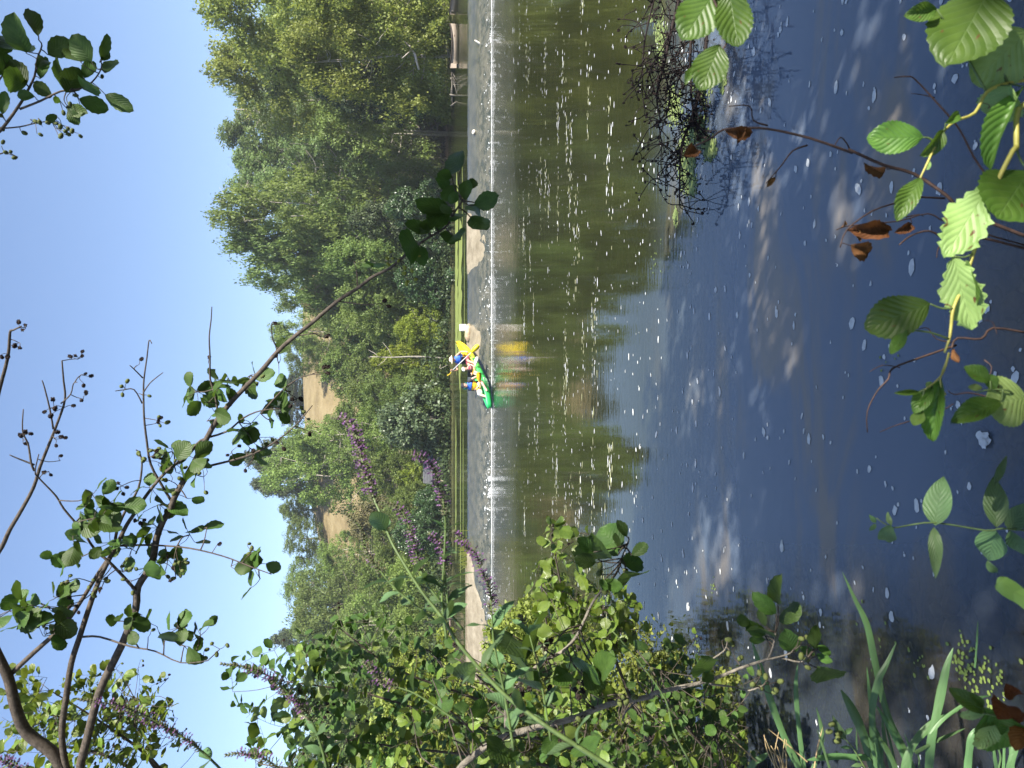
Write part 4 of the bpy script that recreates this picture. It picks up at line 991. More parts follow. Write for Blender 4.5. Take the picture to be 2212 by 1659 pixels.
# --- child
pc_ = thing('person', Z(690, 925, 32.6), 'child in a white cap and maroon life vest seated in the middle of the kayak', 'person', 'people in the kayak')
J = {'pelvis': (Z(690, 915, 32.7), .11), 'waist': (Z(660, 915, 32.68), .10), 'chest': (Z(622, 912, 32.66), .105), 'neck': (Z(578, 918, 32.64), .042), 'chin': (Z(560, 922, 32.62), .05), 'skull': (Z(535, 925, 32.62), .06),
     'lsh': (Z(600, 878, 32.6), .045), 'lel': (Z(640, 850, 32.5), .034), 'lwr': (Z(685, 880, 32.35), .026), 'lha': (Z(698, 893, 32.32), .028),
     'rsh': (Z(600, 955, 32.72), .045), 'rel': (Z(635, 985, 32.6), .034), 'rwr': (Z(660, 1005, 32.4), .026), 'rha': (Z(664, 1014, 32.36), .028),
     'lhip': (Z(697, 900, 32.6), .07), 'lkn': (Z(700, 965, 32.25), .048), 'lan': (Z(770, 1000, 32.0), .034), 'lto': (Z(778, 1012, 31.9), .03),
     'rhip': (Z(697, 940, 32.65), .07), 'rkn': (Z(690, 1000, 32.3), .048), 'ran': (Z(765, 1030, 32.1), .034), 'rto': (Z(772, 1042, 32.0), .03)}
body('body', J, BE, 'pelvis', SK2, pc_)
torso_shell('life_vest', J['pelvis'][0], J['chest'][0], J['neck'][0], J['rsh'][0] - J['lsh'][0], .135, [PINK, MAR], pc_, [1, 1, 0, 0, 1, 1])
head(pc_, Z(535, 925, 32.58), LOOK, .095, SK2, 'cap', WHT)
PA, PB = Z(655, 1028, 32.3), Z(705, 872, 32.2)
paddle(PA, PB, 'short paddle with an orange shaft and white blade held by the child', WP, [(PB, 1, Vector((-.6, -.6, .9)), .40)], OP)
hand_fingers(pc_, J['lwr'][0], PB.lerp(PA, .12), SK2, PB - PA, .8); hand_fingers(pc_, J['rwr'][0], PA.lerp(PB, .08), SK2, PB - PA, .8)
# --- front paddler
pf = thing('person', Z(760, 1215, 31.9), 'front paddler in a dark cap, charcoal shirt and blue and yellow life vest', 'person', 'people in the kayak')
J = {'pelvis': (Z(765, 1210, 32.05), .15), 'waist': (Z(710, 1205, 32.08), .13), 'chest': (Z(640, 1190, 32.08), .14), 'neck': (Z(582, 1190, 32.05), .055), 'chin': (Z(560, 1194, 32.0), .06), 'skull': (Z(530, 1196, 32.0), .07),
     'lsh': (Z(612, 1130, 31.98), .062), 'lel': (Z(668, 1078, 31.8), .045), 'lwr': (Z(735, 1045, 31.6), .032), 'lha': (Z(765, 1042, 31.55), .035),
     'rsh': (Z(612, 1250, 32.2), .062), 'rel': (Z(705, 1262, 32.05), .045), 'rwr': (Z(760, 1215, 31.75), .032), 'rha': (Z(778, 1195, 31.7), .035),
     'lhip': (Z(780, 1185, 31.95), .095), 'lkn': (Z(812, 1130, 31.55), .064), 'lan': (Z(885, 1255, 31.45), .042), 'lto': (Z(905, 1285, 31.35), .036),
     'rhip': (Z(780, 1245, 32.05), .095), 'rkn': (Z(795, 1345, 31.7), .064), 'ran': (Z(905, 1380, 31.5), .042), 'rto': (Z(928, 1392, 31.42), .036)}
body('body', J, BE, 'pelvis', SK2, pf)
torso_shell('life_vest', J['pelvis'][0], J['chest'][0], J['neck'][0], J['rsh'][0] - J['lsh'][0], .185, [BLUE, YEL], pf, [0, 1, 1, 0, 0, 0])
head(pf, Z(530, 1196, 31.95), LOOK, .118, SK2, 'cap', NAVY)
mb = MB()
for a, b in (('lsh', 'lel'), ('rsh', 'rel')): mb.tube([J[a][0].lerp(J['chest'][0], .3), J[a][0], J[a][0].lerp(J[b][0], .55), J[a][0].lerp(J[b][0], .9)], [.075, .082, .068, .060], 9)
mb.build('sleeves', SHIRT, pf)
mb = MB(); mb.tube([J['rhip'][0], J['rhip'][0].lerp(J['rkn'][0], .5), J['rhip'][0].lerp(J['rkn'][0], .88)], [.13, .125, .115], 9); mb.tube([J['lhip'][0], J['lhip'][0].lerp(J['lkn'][0], .6)], [.12, .10], 9); mb.build('shorts', WHT, pf)
mb = MB(); mb.blob(Z(762, 1215, 31.95), (.2, .17, .12), 10, 6); mb.build('waistband', YSH, pf)
hb = MB(); hb.blob(Z(548, 1205, 32.2), (.155, .06, .15), 10, 6, 0, None, .25, 4); hb.build('hood', TEAL, pf)
PA, PB = Z(788, 1215, 31.66), Z(780, 1140, 31.55)
paddle(Z(790, 1265, 31.72), PB, 'paddle with a broad orange blade upright between the knees of the front paddler', OP, [(PB, 1, Vector((-.25, -1, .1)), .46)], YP)
hand_fingers(pf, J['rwr'][0], PA, SK2, PB - PA, 1.1); hand_fingers(pf, J['lwr'][0], Z(770, 1048, 31.5), SK2, PB - PA, 1.1)

# --- canister on its stone
rk = thing('rock', Z(600, 340, 34.7), 'brown rock sitting on the weir crest under the white canister', 'rock')
mb = MB(); c = rk.location; mb.blob(c + Vector((0, 0, -.02)), (.42, .30, .19), 12, 8, 0, None, .22, 7); mb.build('stone', plain('crest_rock', (.38, .29, .19), .85, .2, .35, 5, .03, 12), rk)
jc = thing('canister', Z(510, 250, 34.7), 'white plastic canister with rounded corners standing on a rock at the weir crest', 'canister')
lo, hi = Z(585, 250, 34.7), Z(455, 250, 34.7); hh = (hi.z - lo.z) / 2; c = (hi + lo) / 2
mb = MB(); mb.box(c + Vector((0, 0, .02)), (.155, .12, hh * .92)); o = mb.build('jerrycan_body', M['white'], jc); o.name = 'body'; bv = o.modifiers.new('bevel', 'BEVEL'); bv.width = .05; bv.segments = 3
mb = MB(); mb.box(c + Vector((0, -.122, .05)), (.075, .006, .012)); mb.box(c + Vector((0, -.122, .0)), (.012, .006, .06)); mb.box(c + Vector((.06, -.122, .03)), (.010, .006, .03)); mb.build('moulded_mark', plain('mark_grey', (.42, .40, .36), .6, .3, .05, 5), jc, False)
mb = MB(); mb.tube([c + Vector((0, 0, -hh * 1.05)), c + Vector((0, 0, -hh * .82))], [.11, .13], 12); mb.build('neck', M['white'], jc)
# --- small pale stones and litter caught on the weir
for (px, py, s, lb) in ((1000, 285, .10, 'pale stone caught on the weir apron right of the splash'), (1062 - 20, 93, .13, 'white piece of driftwood lodged on the weir at the right end')):
    s_ = .35 if px < 1010 else .55; d = lerp(WC, WF, s_); q = P(px, py, d); z = apron_z(q.x, s_)
    o = thing('stone' if px < 1010 else 'driftwood', (q.x, d, z + .06), lb, 'stone' if px < 1010 else 'wood'); mb = MB()
    mb.blob(Vector((q.x, d, z + .08)), (s * 1.2, s, s * .8) if px < 1010 else (.05, .06, .2), 8, 6, 0, Matrix.Rotation(.5, 3, 'Y'), .4, 2); mb.build('pebble' if px < 1010 else 'chunk', plain('pale_stone', (.6, .56, .48), .8, .2, .2, 8), o)
# ------------------------------------------------------------------ near plants
def leaf_mesh(name, mat, n=10, cols=(-1, -.55, 0, .55, 1), width=.78, fold=.18, curl=.10, twist=0.0, serr=.05, kind='alder', wav=.03, seed=0, ragged=0):
    q = random.Random(seed); V, UV = [], []; nc = len(cols)
    for i in range(n + 1):
        t_ = i / n
        if kind == 'alder': w_ = (math.sin(math.pi * min(1, t_ ** 1.12)) ** .62 if 0 < t_ < 1 else .02) * width * .5
        elif kind == 'lance': w_ = (math.sin(math.pi * t_ ** .8) ** .9 if 0 < t_ < 1 else .015) * width * .5
        elif kind == 'blade': w_ = (1 - t_ ** 3) * width * .5 + .01
        else: w_ = (math.sin(math.pi * t_ ** .75) ** .7 if 0 < t_ < 1 else .02) * width * .5
        for c in cols:
            e = abs(c); ww = w_ * c * (1 + (serr * (1 if i % 2 else -1) + ragged * (q.random() - .6)) * (e == 1) * (0 < t_ < 1))
            y = t_ + (serr * .25 * (1 if i % 2 else 0)) * (e == 1)
            z = fold * abs(ww) + curl * (-(t_ - .3) ** 2) + twist * ww * (t_ - .4) + wav * math.sin(t_ * 9 + seed + c * 1.5) * e
            V.append((ww, y, z)); UV.append((.5 + c * .5, t_))
    F = [(i * nc + j, i * nc + j + 1, (i + 1) * nc + j + 1, (i + 1) * nc + j) for i in range(n) for j in range(nc - 1)]
    me = bpy.data.meshes.new(name); me.from_pydata(V, [], F); me.materials.append(mat)
    uv = me.uv_layers.new(name='UVMap'); li = np.zeros(len(me.loops), dtype=np.int32); me.loops.foreach_get('vertex_index', li)
    uv.data.foreach_set('uv', np.array(UV, dtype=np.float32)[li].ravel()); me.polygons.foreach_set('use_smooth', [True] * len(F)); return me
c7 = (-1, -.66, -.33, 0, .33, .66, 1)
def leafset(key, mat, n=6, cols=(-1, 0, 1), ws=(.82, .74, .88, .7)):
    return [leaf_mesh('leaf_' + key, M[mat], n, cols, w_, (.10, .35, -.12, .25)[i % 4], (.12, .30, .05, -.12)[i % 4], (0, .4, -.3, .2)[i % 4], seed=i) for i, w_ in enumerate(ws)]
L_TREE = leafset('alder', 'leaf', 10, (-1, -.5, 0, .5, 1)); L_SUN = leafset('alder_sunlit', 'leaf_sun', 6, (-1, -.5, 0, .5, 1))
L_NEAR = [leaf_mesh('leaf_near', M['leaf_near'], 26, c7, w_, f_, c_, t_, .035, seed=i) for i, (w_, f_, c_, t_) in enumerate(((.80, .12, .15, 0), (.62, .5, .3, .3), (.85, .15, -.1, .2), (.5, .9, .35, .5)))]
L_PALE = [leaf_mesh('leaf_pale', M['leaf_pale'], 26, c7, w_, f_, .12, .2, .022, seed=i + 5, wav=.035, ragged=rg) for i, (w_, f_, rg) in enumerate(((.95, .06, 0), (.6, .1, .5), (.85, .1, .2)))]
L_BROWN = [leaf_mesh('leaf_withered', M['leaf_brown'], 10, (-1, -.5, 0, .5, 1), w_, .9, .4, .8, .06, seed=i, wav=.08) for i, w_ in enumerate((.5, .7))]
L_HERB = [leaf_mesh('leaf_herb', M['leaf_herb'], 12, (-1, -.5, 0, .5, 1), w_, .2, c_, .2, 0, 'lance', seed=i) for i, (w_, c_) in enumerate(((.28, .3), (.42, .45), (.55, .2)))]
L_RUST = [leaf_mesh('leaf_rust', M['leaf_rust'], 10, (-1, -.5, 0, .5, 1), .7, .3, .3, .3, .05, seed=2)]
def cone_mesh(key, mat, spiky):
    mb = MB(); N = 9; V = []
    rows = 8
    for i in range(rows + 1):
        th = math.pi * i / rows
        for j in range(N):
            ph = 2 * math.pi * (j + .5 * (i % 2)) / N; k = 1 + (.34 if spiky else .07) * (1 if (i + j) % 2 else -1) * (0 < i < rows)
            V.append((math.sin(th) ** .8 * math.cos(ph) * .36 * k, math.sin(th) ** .8 * math.sin(ph) * .36 * k, .5 - .5 * math.cos(th) + (.06 if spiky and (i + j) % 2 else 0)))
    mb.add(V, [(i * N + j, i * N + (j + 1) % N, (i + 1) * N + (j + 1) % N, (i + 1) * N + j) for i in range(rows) for j in range(N)])
    return mb.mesh('cone_' + key, mat, not spiky)
CG, CO, CL = cone_mesh('green', M['cone_green'], False), cone_mesh('old', M['cone_brown'], True), cone_mesh('lime', M['cone_lime'], False)
def frame4(B, Y, Nrm, L, w_=1.0):
    Y = Y.normalized(); X = Y.cross(Nrm)
    X = X.normalized() if X.length > 1e-5 else Y.orthogonal().normalized(); Nn_ = X.cross(Y)
    mm = Matrix((X * L * w_, Y * L, Nn_ * L)).transposed().to_4x4(); mm.translation = B; return mm
def put(root, me, B, Tp, roll=0.0, w_=1.0, nrm=None, name='leaf'):
    Y = Tp - B; L = Y.length
    if nrm is None: nrm = CAM - B
    Yn = Y.normalized(); nn = (nrm - Yn * nrm.dot(Yn)).normalized(); nn.rotate(Matrix.Rotation(roll, 3, Yn))
    mm = frame4(B, Y, nn, L, w_); mm.translation -= root.location; return link(name, me, root, mm)
def put_cone(root, me, c, d, L, name='cone'):
    d = d.normalized(); x = d.orthogonal().normalized(); y = d.cross(x); mm = Matrix((x * L, y * L, d * L)).transposed().to_4x4(); mm.translation = c - root.location; return link(name, me, root, mm)
def rv(s=1.0): return Vector((rng.gauss(0, s), rng.gauss(0, s), rng.gauss(0, s)))
def stem_poly(mb, pts2, d0, d1, r0, r1, sub=3, n=7, jit=.004):
    k = len(pts2); pts = [P(x, y, lerp(d0, d1, i / (k - 1))) + rv(jit) for i, (x, y) in enumerate(pts2)]; pl = smooth_line(pts, sub); m_ = len(pl)
    mb.tube(pl, [lerp(r0, r1, i / (m_ - 1)) for i in range(m_)], n); return pl
class Plant:
    def __init__(s, name, base, label, cat, group=None):
        s.r = thing(name, base, label, cat, group); s.mb = MB(); s.n = 0; s.lines = []; s.tw = MB()
    def stem(s, pts2, d0, d1, r0, r1, **k): pl = stem_poly(s.mb, pts2, d0, d1, r0, r1, **k); s.lines.append(pl); return pl
    def nearest(s, p):
        return min((q for pl in s.lines for q in pl), key=lambda q: (q - p).length)
    def twig(s, a, b, r=.0022, sag=.15, n=4):
        mid = a.lerp(b, .5) + rv((b - a).length * sag * .5); pl = smooth_line([a, mid, b], 3); s.tw.tube(pl, [lerp(r * 1.5, r, i / (len(pl) - 1)) for i in range(len(pl))], n); return pl
    def cluster(s, x, y, n, d, meshes, Lw=.075, spread=22, sunny=0.0, hang=.35):
        c = P(x, y, d); a = s.nearest(c)
        if (a - c).length > .03: s.twig(a, c)
        for k in range(n + (n > 2)):
            b = c + rv(.018); dr = (rv(1) + Vector((0, 0, -hang + .25))).normalized(); pet = b + dr * .018 + Vector((0, 0, .004)); s.twig(c, pet, .0012, .1, 3)
            L = Lw * (.7 + .5 * rng.random()); nm = (Vector((.25, -.55, .75)) * (.8 + sunny) + rv(.55))
            put(s.r, rng.choice(meshes), pet, pet + (dr + Vector((0, 0, -.12))) * L, rng.gauss(0, .3), .85 + .3 * rng.random(), nm); s.n += 1
    def cones(s, x, y, n, d, me, L=.018, spread=.022):
        c = P(x, y, d); a = s.nearest(c)
        if (a - c).length > .02: s.twig(a, c, .0016)
        for k in range(n):
            e = c + rv(spread); s.twig(c, e, .0011, .3, 3); put_cone(s.r, me, e, (e - c).normalized() * .6 + rv(.4) + Vector((0, 0, -.3)), L * (.8 + .4 * rng.random()))
    def done(s, bark, twigmat=None, nm='stem'):
        if s.mb.v: s.mb.build(nm, bark, s.r)
        if s.tw.v: tag(s.tw.build('twigs', twigmat or bark, s.r), kind='stuff')

# ---- the young alder whose stems cross the sky
D0 = 3.5
base = P(150, 1690, D0); base.z = 0
A = Plant('young_alder', base, 'young alder with dark stems fanning across the sky, one long branch arching right', 'tree')
A.stem([(175, 1720), (170, 1659), (187, 1606), (217, 1496), (247, 1426), (267, 1386), (290, 1319), (300, 1273), (327, 1216), (337, 1166), (353, 1126), (370, 1100), (377, 1073), (410, 1013), (443, 956), (469, 906), (506, 863), (562, 800), (596, 760), (636, 726), (672, 696), (726, 651), (772, 616), (799, 596), (846, 576), (876, 556), (919, 522), (959, 490), (986, 457), (1003, 432)], D0, 3.0, .0185, .0035)
A.stem([(160, 1720), (137, 1659), (110, 1626), (60, 1579), (30, 1529), (17, 1466), (-6, 1410), (-40, 1350)], D0, 3.4, .030, .018)
A.stem([(160, 1720), (140, 1653), (133, 1589), (140, 1506), (152, 1436), (173, 1379), (190, 1313), (213, 1256), (233, 1216), (253, 1173), (277, 1133), (293, 1103), (320, 1066), (363, 1020), (403, 980), (437, 951), (487, 933), (532, 906), (566, 886), (602, 882)], D0, 3.2, .015, .0022)
A.stem([(22, 1455), (77, 1409), (133, 1353), (170, 1306), (213, 1236), (240, 1189), (257, 1143), (273, 1103), (297, 1053), (302, 1003), (300, 983), (295, 972)], 3.45, 3.3, .011, .0022)
A.stem([(300, 1273), (260, 1239), (233, 1213), (207, 1183), (177, 1143), (140, 1106), (120, 1073), (87, 1033), (77, 1016), (80, 985)], 3.38, 3.2, .007, .002)
A.stem([(-20, 1225), (0, 1183), (17, 1149), (45, 1106), (73, 1053), (87, 1010), (107, 956), (127, 906), (137, 863), (136, 820), (137, 780)], 3.4, 3.2, .010, .0028)
A.stem([(77, 1016), (69, 1003), (63, 960), (52, 930), (50, 886)], 3.22, 3.2, .005, .002); A.stem([(69, 1003), (40, 988), (24, 984)], 3.22, 3.2, .004, .002)
A.stem([(118, 930), (112, 880), (98, 835), (90, 820)], 3.25, 3.2, .004, .002); A.stem([(134, 870), (150, 850), (158, 830), (164, 828)], 3.25, 3.2, .003, .0016)
A.stem([(370, 1080), (347, 1046), (323, 1003), (317, 953), (310, 903), (308, 853), (310, 820), (313, 770), (322, 735), (328, 742)], 3.34, 3.2, .006, .0018)
A.stem([(308, 845), (330, 825), (350, 808)], 3.25, 3.2, .003, .0016); A.stem([(308, 815), (290, 795), (275, 792)], 3.25, 3.2, .003, .0016); A.stem([(307, 870), (290, 845), (265, 842), (252, 842)], 3.25, 3.2, .003, .0016)
A.stem([(470, 905), (463, 853), (455, 820), (457, 773), (450, 730), (454, 690), (457, 668)], 3.3, 3.2, .005, .0018)
A.stem([(-14, 870), (0, 840), (15, 770), (18, 720), (25, 710), (47, 707)], 3.3, 3.2, .009, .0025)
A.stem([(177, 1378), (217, 1378), (280, 1394), (333, 1409), (393, 1429), (447, 1427)], 3.4, 3.2, .005, .002)
A.stem([(245, 1180), (283, 1178), (330, 1176), (407, 1184), (480, 1203), (540, 1224), (589, 1240)], 3.35, 3.2, .005, .002)
A.stem([(415, 1016), (467, 1003), (530, 985), (586, 961), (636, 923), (679, 876)], 3.35, 3.2, .006, .002)
A.stem([(600, 755), (588, 735), (585, 705), (590, 695)], 3.28, 3.2, .003, .0016); A.stem([(636, 726), (680, 722), (705, 728)], 3.2, 3.15, .003, .0016); A.stem([(725, 651), (790, 655), (815, 655)], 3.15, 3.1, .003, .0015)
A.stem([(562, 890), (610, 845), (660, 815), (700, 806)], 3.25, 3.15, .004, .0016)
for (x, y, n) in ((60, 1306, 5), (52, 1352, 7), (120, 1352, 5), (123, 1290, 5), (158, 1156, 8), (147, 1216, 4), (203, 1120, 4), (238, 1173, 5), (285, 1186, 6), (340, 1140, 5), (310, 1229, 3), (356, 1216, 5), (410, 1155, 4), (447, 1139, 2), (278, 1346, 6), (307, 1336, 3), (387, 1356, 4), (433, 1373, 5), (398, 1395, 3), (190, 1112, 4),
                 (200, 1068, 5), (236, 1086, 5), (330, 1053, 4), (345, 1090, 4), (372, 975, 4), (380, 1003, 4), (425, 995, 5), (403, 1076, 2), (425, 846, 8), (480, 830, 5), (447, 910, 2), (536, 936, 5), (542, 810, 5), (602, 785, 2), (496, 822, 4), (542, 915, 4), (592, 908, 2), (540, 968, 4), (629, 845, 3), (620, 880, 3), (556, 1219, 4), (499, 1223, 2), (562, 1250, 2), (765, 566, 2), (450, 870, 3), (20, 1320, 4), (95, 1310, 4)):
    A.cluster(x, y, n, 3.3 + rng.gauss(0, .06), L_TREE)
for (x, y, n) in ((270, 840, 3), (300, 850, 1), (345, 912, 3), (335, 975, 4), (300, 985, 3), (345, 1000, 3), (380, 1020, 3), (400, 1040, 3), (370, 1040, 3), (440, 1030, 4), (200, 1280, 3), (150, 1255, 3), (265, 1235, 4), (285, 1255, 2), (360, 1205, 4), (390, 1225, 5), (355, 1240, 2), (100, 1370, 4), (550, 1190, 6), (475, 1402, 3), (440, 1415, 2), (495, 880, 2), (555, 830, 3), (650, 880, 3), (560, 945, 2), (320, 1376, 1), (215, 1256, 4)):
    A.cones(x, y, n, 3.28, CG, .021)
for (x, y, n) in ((55, 708, 3), (40, 740, 2), (15, 765, 2), (170, 775, 4), (175, 810, 3), (180, 862, 2), (140, 880, 3), (115, 880, 2), (60, 935, 4), (115, 945, 4), (50, 948, 2), (105, 1018, 2), (130, 995, 1), (295, 790, 1), (340, 908, 3), (330, 985, 3), (262, 1050, 4), (300, 1120, 3), (155, 1305, 4), (215, 1282, 2), (380, 1250, 2), (470, 1175, 1), (500, 975, 2), (450, 785, 1), (605, 700, 1), (700, 728, 2), (700, 806, 4), (640, 860, 4), (820, 655, 2), (675, 935, 1), (610, 960, 2), (545, 995, 2), (600, 750, 1)):
    A.cones(x, y, n, 3.25, CO, .019, .016)
# drooping tip with large leaves
zx = lambda x, y: (877.8 + .1488 * x, 219.5 + .1488 * y); zy = lambda x, y: (877.8 + .1488 * x, 438.9 + .1488 * y)
for B, Tp, w_, fn in (((790, 980), (615, 775), .95, zx), ((660, 1080), (435, 1035), .8, zx), ((640, 1190), (455, 1120), 1.2, zx), ((720, 1210), (520, 1440), .9, zx), ((730, 1300), (640, 1480), .8, zx), ((850, 1430), (885, 1150), .8, zx), ((910, 1265), (1005, 1115), .9, zx), ((1000, 1510), (1365, 1365), .75, zx), ((1050, 1500), (965, 1645), .9, zx), ((640, 1590), (150, 1460), .55, zx),
                     ((610, 120), (140, 60), .8, zy), ((640, 170), (300, 215), .95, zy), ((660, 150), (500, 30), .8, zy), ((345, 420), (-30, 300), .8, zy), ((345, 415), (110, 330), 1.0, zy), ((930, 205), (1165, 420), .95, zy), ((480, 450), (730, 550), .8, zy), ((680, 470), (775, 500), .9, zy), ((210, 620), (240, 900), .9, zy), ((190, 640), (-40, 640), .8, zy), ((700, 150), (770, 210), .8, zy), ((400, 230), (230, 330), .8, zy), ((560, 210), (420, 400), .7, zy)):
    b = P(*fn(*B), 3.02 + rng.gauss(0, .03)); tp = P(*fn(*Tp), 3.0 + rng.gauss(0, .06)); a = A.nearest(b)
    if (a - b).length > .01: A.twig(a, b, .0022)
    put(A.r, rng.choice(L_TREE), b, tp, rng.gauss(0, .5), w_)
for (x, y, n) in ((868, 580, 4), (890, 596, 4), (845, 552, 3), (880, 570, 3)): A.cones(x, y, n, 3.03, CL, .020, .02)
A.done(M['bark'])

# ---- alder branch hanging in at the upper right of the scene
c0 = lambda x, y: T(0, 0, x, y)
B2 = Plant('alder_branch', P(*c0(-60, 890), 3.0), 'leafy alder branch with dark green cones hanging in from above, alone in the open sky', 'branch')
B2.stem([c0(*q) for q in ((-60, 890), (0, 835), (130, 700), (170, 590), (210, 480), (240, 380), (265, 290), (268, 265))], 3.0, 3.0, .0065, .002)
B2.stem([c0(*q) for q in ((130, 702), (260, 650), (400, 610), (500, 575), (590, 530), (640, 450), (660, 390))], 3.0, 2.95, .0045, .002)
B2.stem([c0(*q) for q in ((-50, 850), (0, 838), (130, 825), (240, 800), (330, 780))], 3.0, 3.05, .0035, .0018); B2.stem([c0(*q) for q in ((-50, 640), (0, 520), (30, 470), (60, 460))], 3.05, 3.0, .004, .002)
B2.stem([c0(*q) for q in ((-40, 1010), (0, 985), (40, 985), (110, 1010))], 3.0, 3.0, .003, .0015)
for b, tp, w_ in (((250, 230), (188, 45), .5), ((168, 345), (65, 95), 1.05), ((175, 335), (35, 225), .8), ((172, 545), (60, 400), .95), ((172, 548), (25, 500), .85), ((-20, 480), (90, 370), .9), ((-5, 350), (30, 245), .8), ((310, 355), (455, 260), .95), ((235, 430), (305, 370), .6), ((258, 510), (290, 375), .6), ((595, 405), (462, 222), .95), ((520, 400), (440, 310), .9), ((655, 385), (690, 212), .55), ((655, 390), (695, 330), .9), ((425, 600), (380, 370), .85), ((425, 600), (515, 440), 1.0), ((680, 472), (748, 398), .9), ((545, 505), (605, 400), .9), ((680, 610), (862, 715), .6), ((510, 640), (705, 712), .75), ((225, 625), (105, 612), .9), ((335, 625), (220, 535), .95), ((395, 660), (345, 640), .7), ((430, 700), (578, 742), .6), ((445, 700), (505, 808), .95), ((15, 740), (35, 590), .7), ((300, 800), (365, 740), .9), ((540, 580), (590, 545), .9)):
    b_, t_ = P(*c0(*b), 3.0 + rng.gauss(0, .02)), P(*c0(*tp), 3.0 + rng.gauss(0, .05)); a = B2.nearest(b_)
    if (a - b_).length > .012: B2.twig(a, b_, .0016)
    put(B2.r, rng.choice(L_TREE), b_, t_, rng.gauss(0, .45), w_)
for (x, y) in ((210, 775), (140, 855), (240, 865), (275, 820), (330, 800), (415, 750), (445, 685), (470, 625), (455, 550), (550, 560), (655, 505), (380, 885), (460, 880), (510, 865), (420, 850), (500, 720), (400, 810), (460, 825), (10, 945), (60, 975), (55, 1000), (115, 1018), (10, 755), (0, 830), (440, 840), (350, 795)):
    e = P(*c0(x, y), 3.0 + rng.gauss(0, .03)); a = B2.nearest(e); B2.twig(a, e, .0012, .25, 3); put_cone(B2.r, CG, e + rv(.003), rv(1) + Vector((.3, 0, -.7)), .021 * (.85 + .3 * rng.random()))
B2.done(M['bark'])

# ---- shrubs of alder at the left
def inpoly(x, y, poly):
    r = False; j = len(poly) - 1
    for i in range(len(poly)):
        (xi, yi), (xj, yj) = poly[i], poly[j]
        if (yi > y) != (yj > y) and x < (xj - xi) * (y - yi) / (yj - yi) + xi: r = not r
        j = i
    return r
def shrub(pl, poly, ntw, d0, d1, meshes, twl=(.14, .30), Lw=.062, cap=300, up=.7, conep=.25, lean=(.25, 0)):
    xs_ = [p[0] for p in poly]; ys_ = [p[1] for p in poly]; extra = []; cnt = 0; k = 0; tries = 0
    starts = []
    while k < ntw and tries < ntw * 40:
        tries += 1; x = rng.uniform(min(xs_), max(xs_)); y = rng.uniform(min(ys_), max(ys_))
        if not inpoly(x, y, poly): continue
        starts.append((rng.uniform(d0, d1), x, y)); k += 1
    starts.sort()
    for d, x, y in starts:
        L = rng.uniform(*twl); dr = (Vector((lean[0], lean[1], up)) + rv(.45)).normalized(); tip = P(x, y, d); b = tip - dr * L
        a = pl.nearest(b); pl.twig(a, b, .0014, .12, 4); mid = b.lerp(tip, .5) + rv(L * .06); ln = smooth_line([b, mid, tip], 4); pl.tw.tube(ln, [lerp(.0013, .0007, i / (len(ln) - 1)) for i in range(len(ln))], 4)
        nl = int(5 + L * 16)
        for q in range(nl):
            u = .12 + .88 * (q + rng.random() * .6) / nl; p = ln[min(len(ln) - 1, int(u * (len(ln) - 1)))]
            side = rv(1); side -= dr * side.dot(dr); side.normalize(); ld = (side + dr * .45 + Vector((0, 0, -.15))).normalized(); p2 = p + ld * .016
            pl.tw.tube([p, p2], [.0010, .0008], 3, 0, False); l_ = Lw * rng.uniform(.6, 1.15); nm = Vector((.35, -.45, .7)) + rv(.5)
            if cnt < cap: put(pl.r, rng.choice(meshes), p2, p2 + ld * l_, 0, rng.uniform(.85, 1.15), nm)
            else: extra.append((rng.choice(meshes), frame4(p2, ld, nm - ld * nm.dot(ld), l_, 1)))
            cnt += 1
        if rng.random() < conep:
            for q in range(rng.randint(2, 4)):
                e = b + rv(.03); pl.tw.tube([b, b.lerp(e, .5) + rv(.006), e], [.0013, .0011, .001], 3, 0, False); put_cone(pl.r, CG if rng.random() < .6 else CO, e, rv(1) + Vector((0, 0, -.6)), .018)
    if extra:
        V, F, UV = [], [], []; off = pl.r.location
        for me, mm in extra:
            b0 = len(V); V += [mm @ v.co - off for v in me.vertices]; F += [tuple(b0 + i for i in p.vertices) for p in me.polygons]; UV += [tuple(l.uv) for l in me.uv_layers[0].data]
        me = bpy.data.meshes.new('leaves'); me.from_pydata(V, [], F); me.materials.append(extra[0][0].materials[0]); uv = me.uv_layers.new(name='UVMap'); uv.data.foreach_set('uv', np.array(UV, dtype=np.float32).ravel()); me.polygons.foreach_set('use_smooth', [True] * len(F))
        tag(link('leaves', me, pl.r), kind='stuff')
C2 = lambda *q: T(2, 2, *q)
b = P(330, 1760, 5.2); b.z = 0
S1 = Plant('alder_shrub', b, 'sunlit alder top with bright leaves standing at the upper left behind the dark stems', 'shrub', 'alder shrubs by the river')
for ln in ([(420, 1760), (330, 1640), (220, 1560), (110, 1490)], [(400, 1740), (300, 1610), (290, 1510)], [(420, 1760), (250, 1640), (100, 1600), (20, 1520)], [(420, 1780), (200, 1700), (60, 1660)]): S1.stem(ln, 5.2, 5.0, .014, .003)
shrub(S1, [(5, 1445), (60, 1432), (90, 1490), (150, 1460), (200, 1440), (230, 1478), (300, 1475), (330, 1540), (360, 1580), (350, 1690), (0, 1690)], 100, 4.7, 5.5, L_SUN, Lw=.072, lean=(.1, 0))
S1.done(M['bark'])
b = P(1500, 1760, 4.6); b.z = 0
S2 = Plant('alder_shrub', b, 'large sunlit alder shrub filling the left edge below the sky', 'shrub', 'alder shrubs by the river')
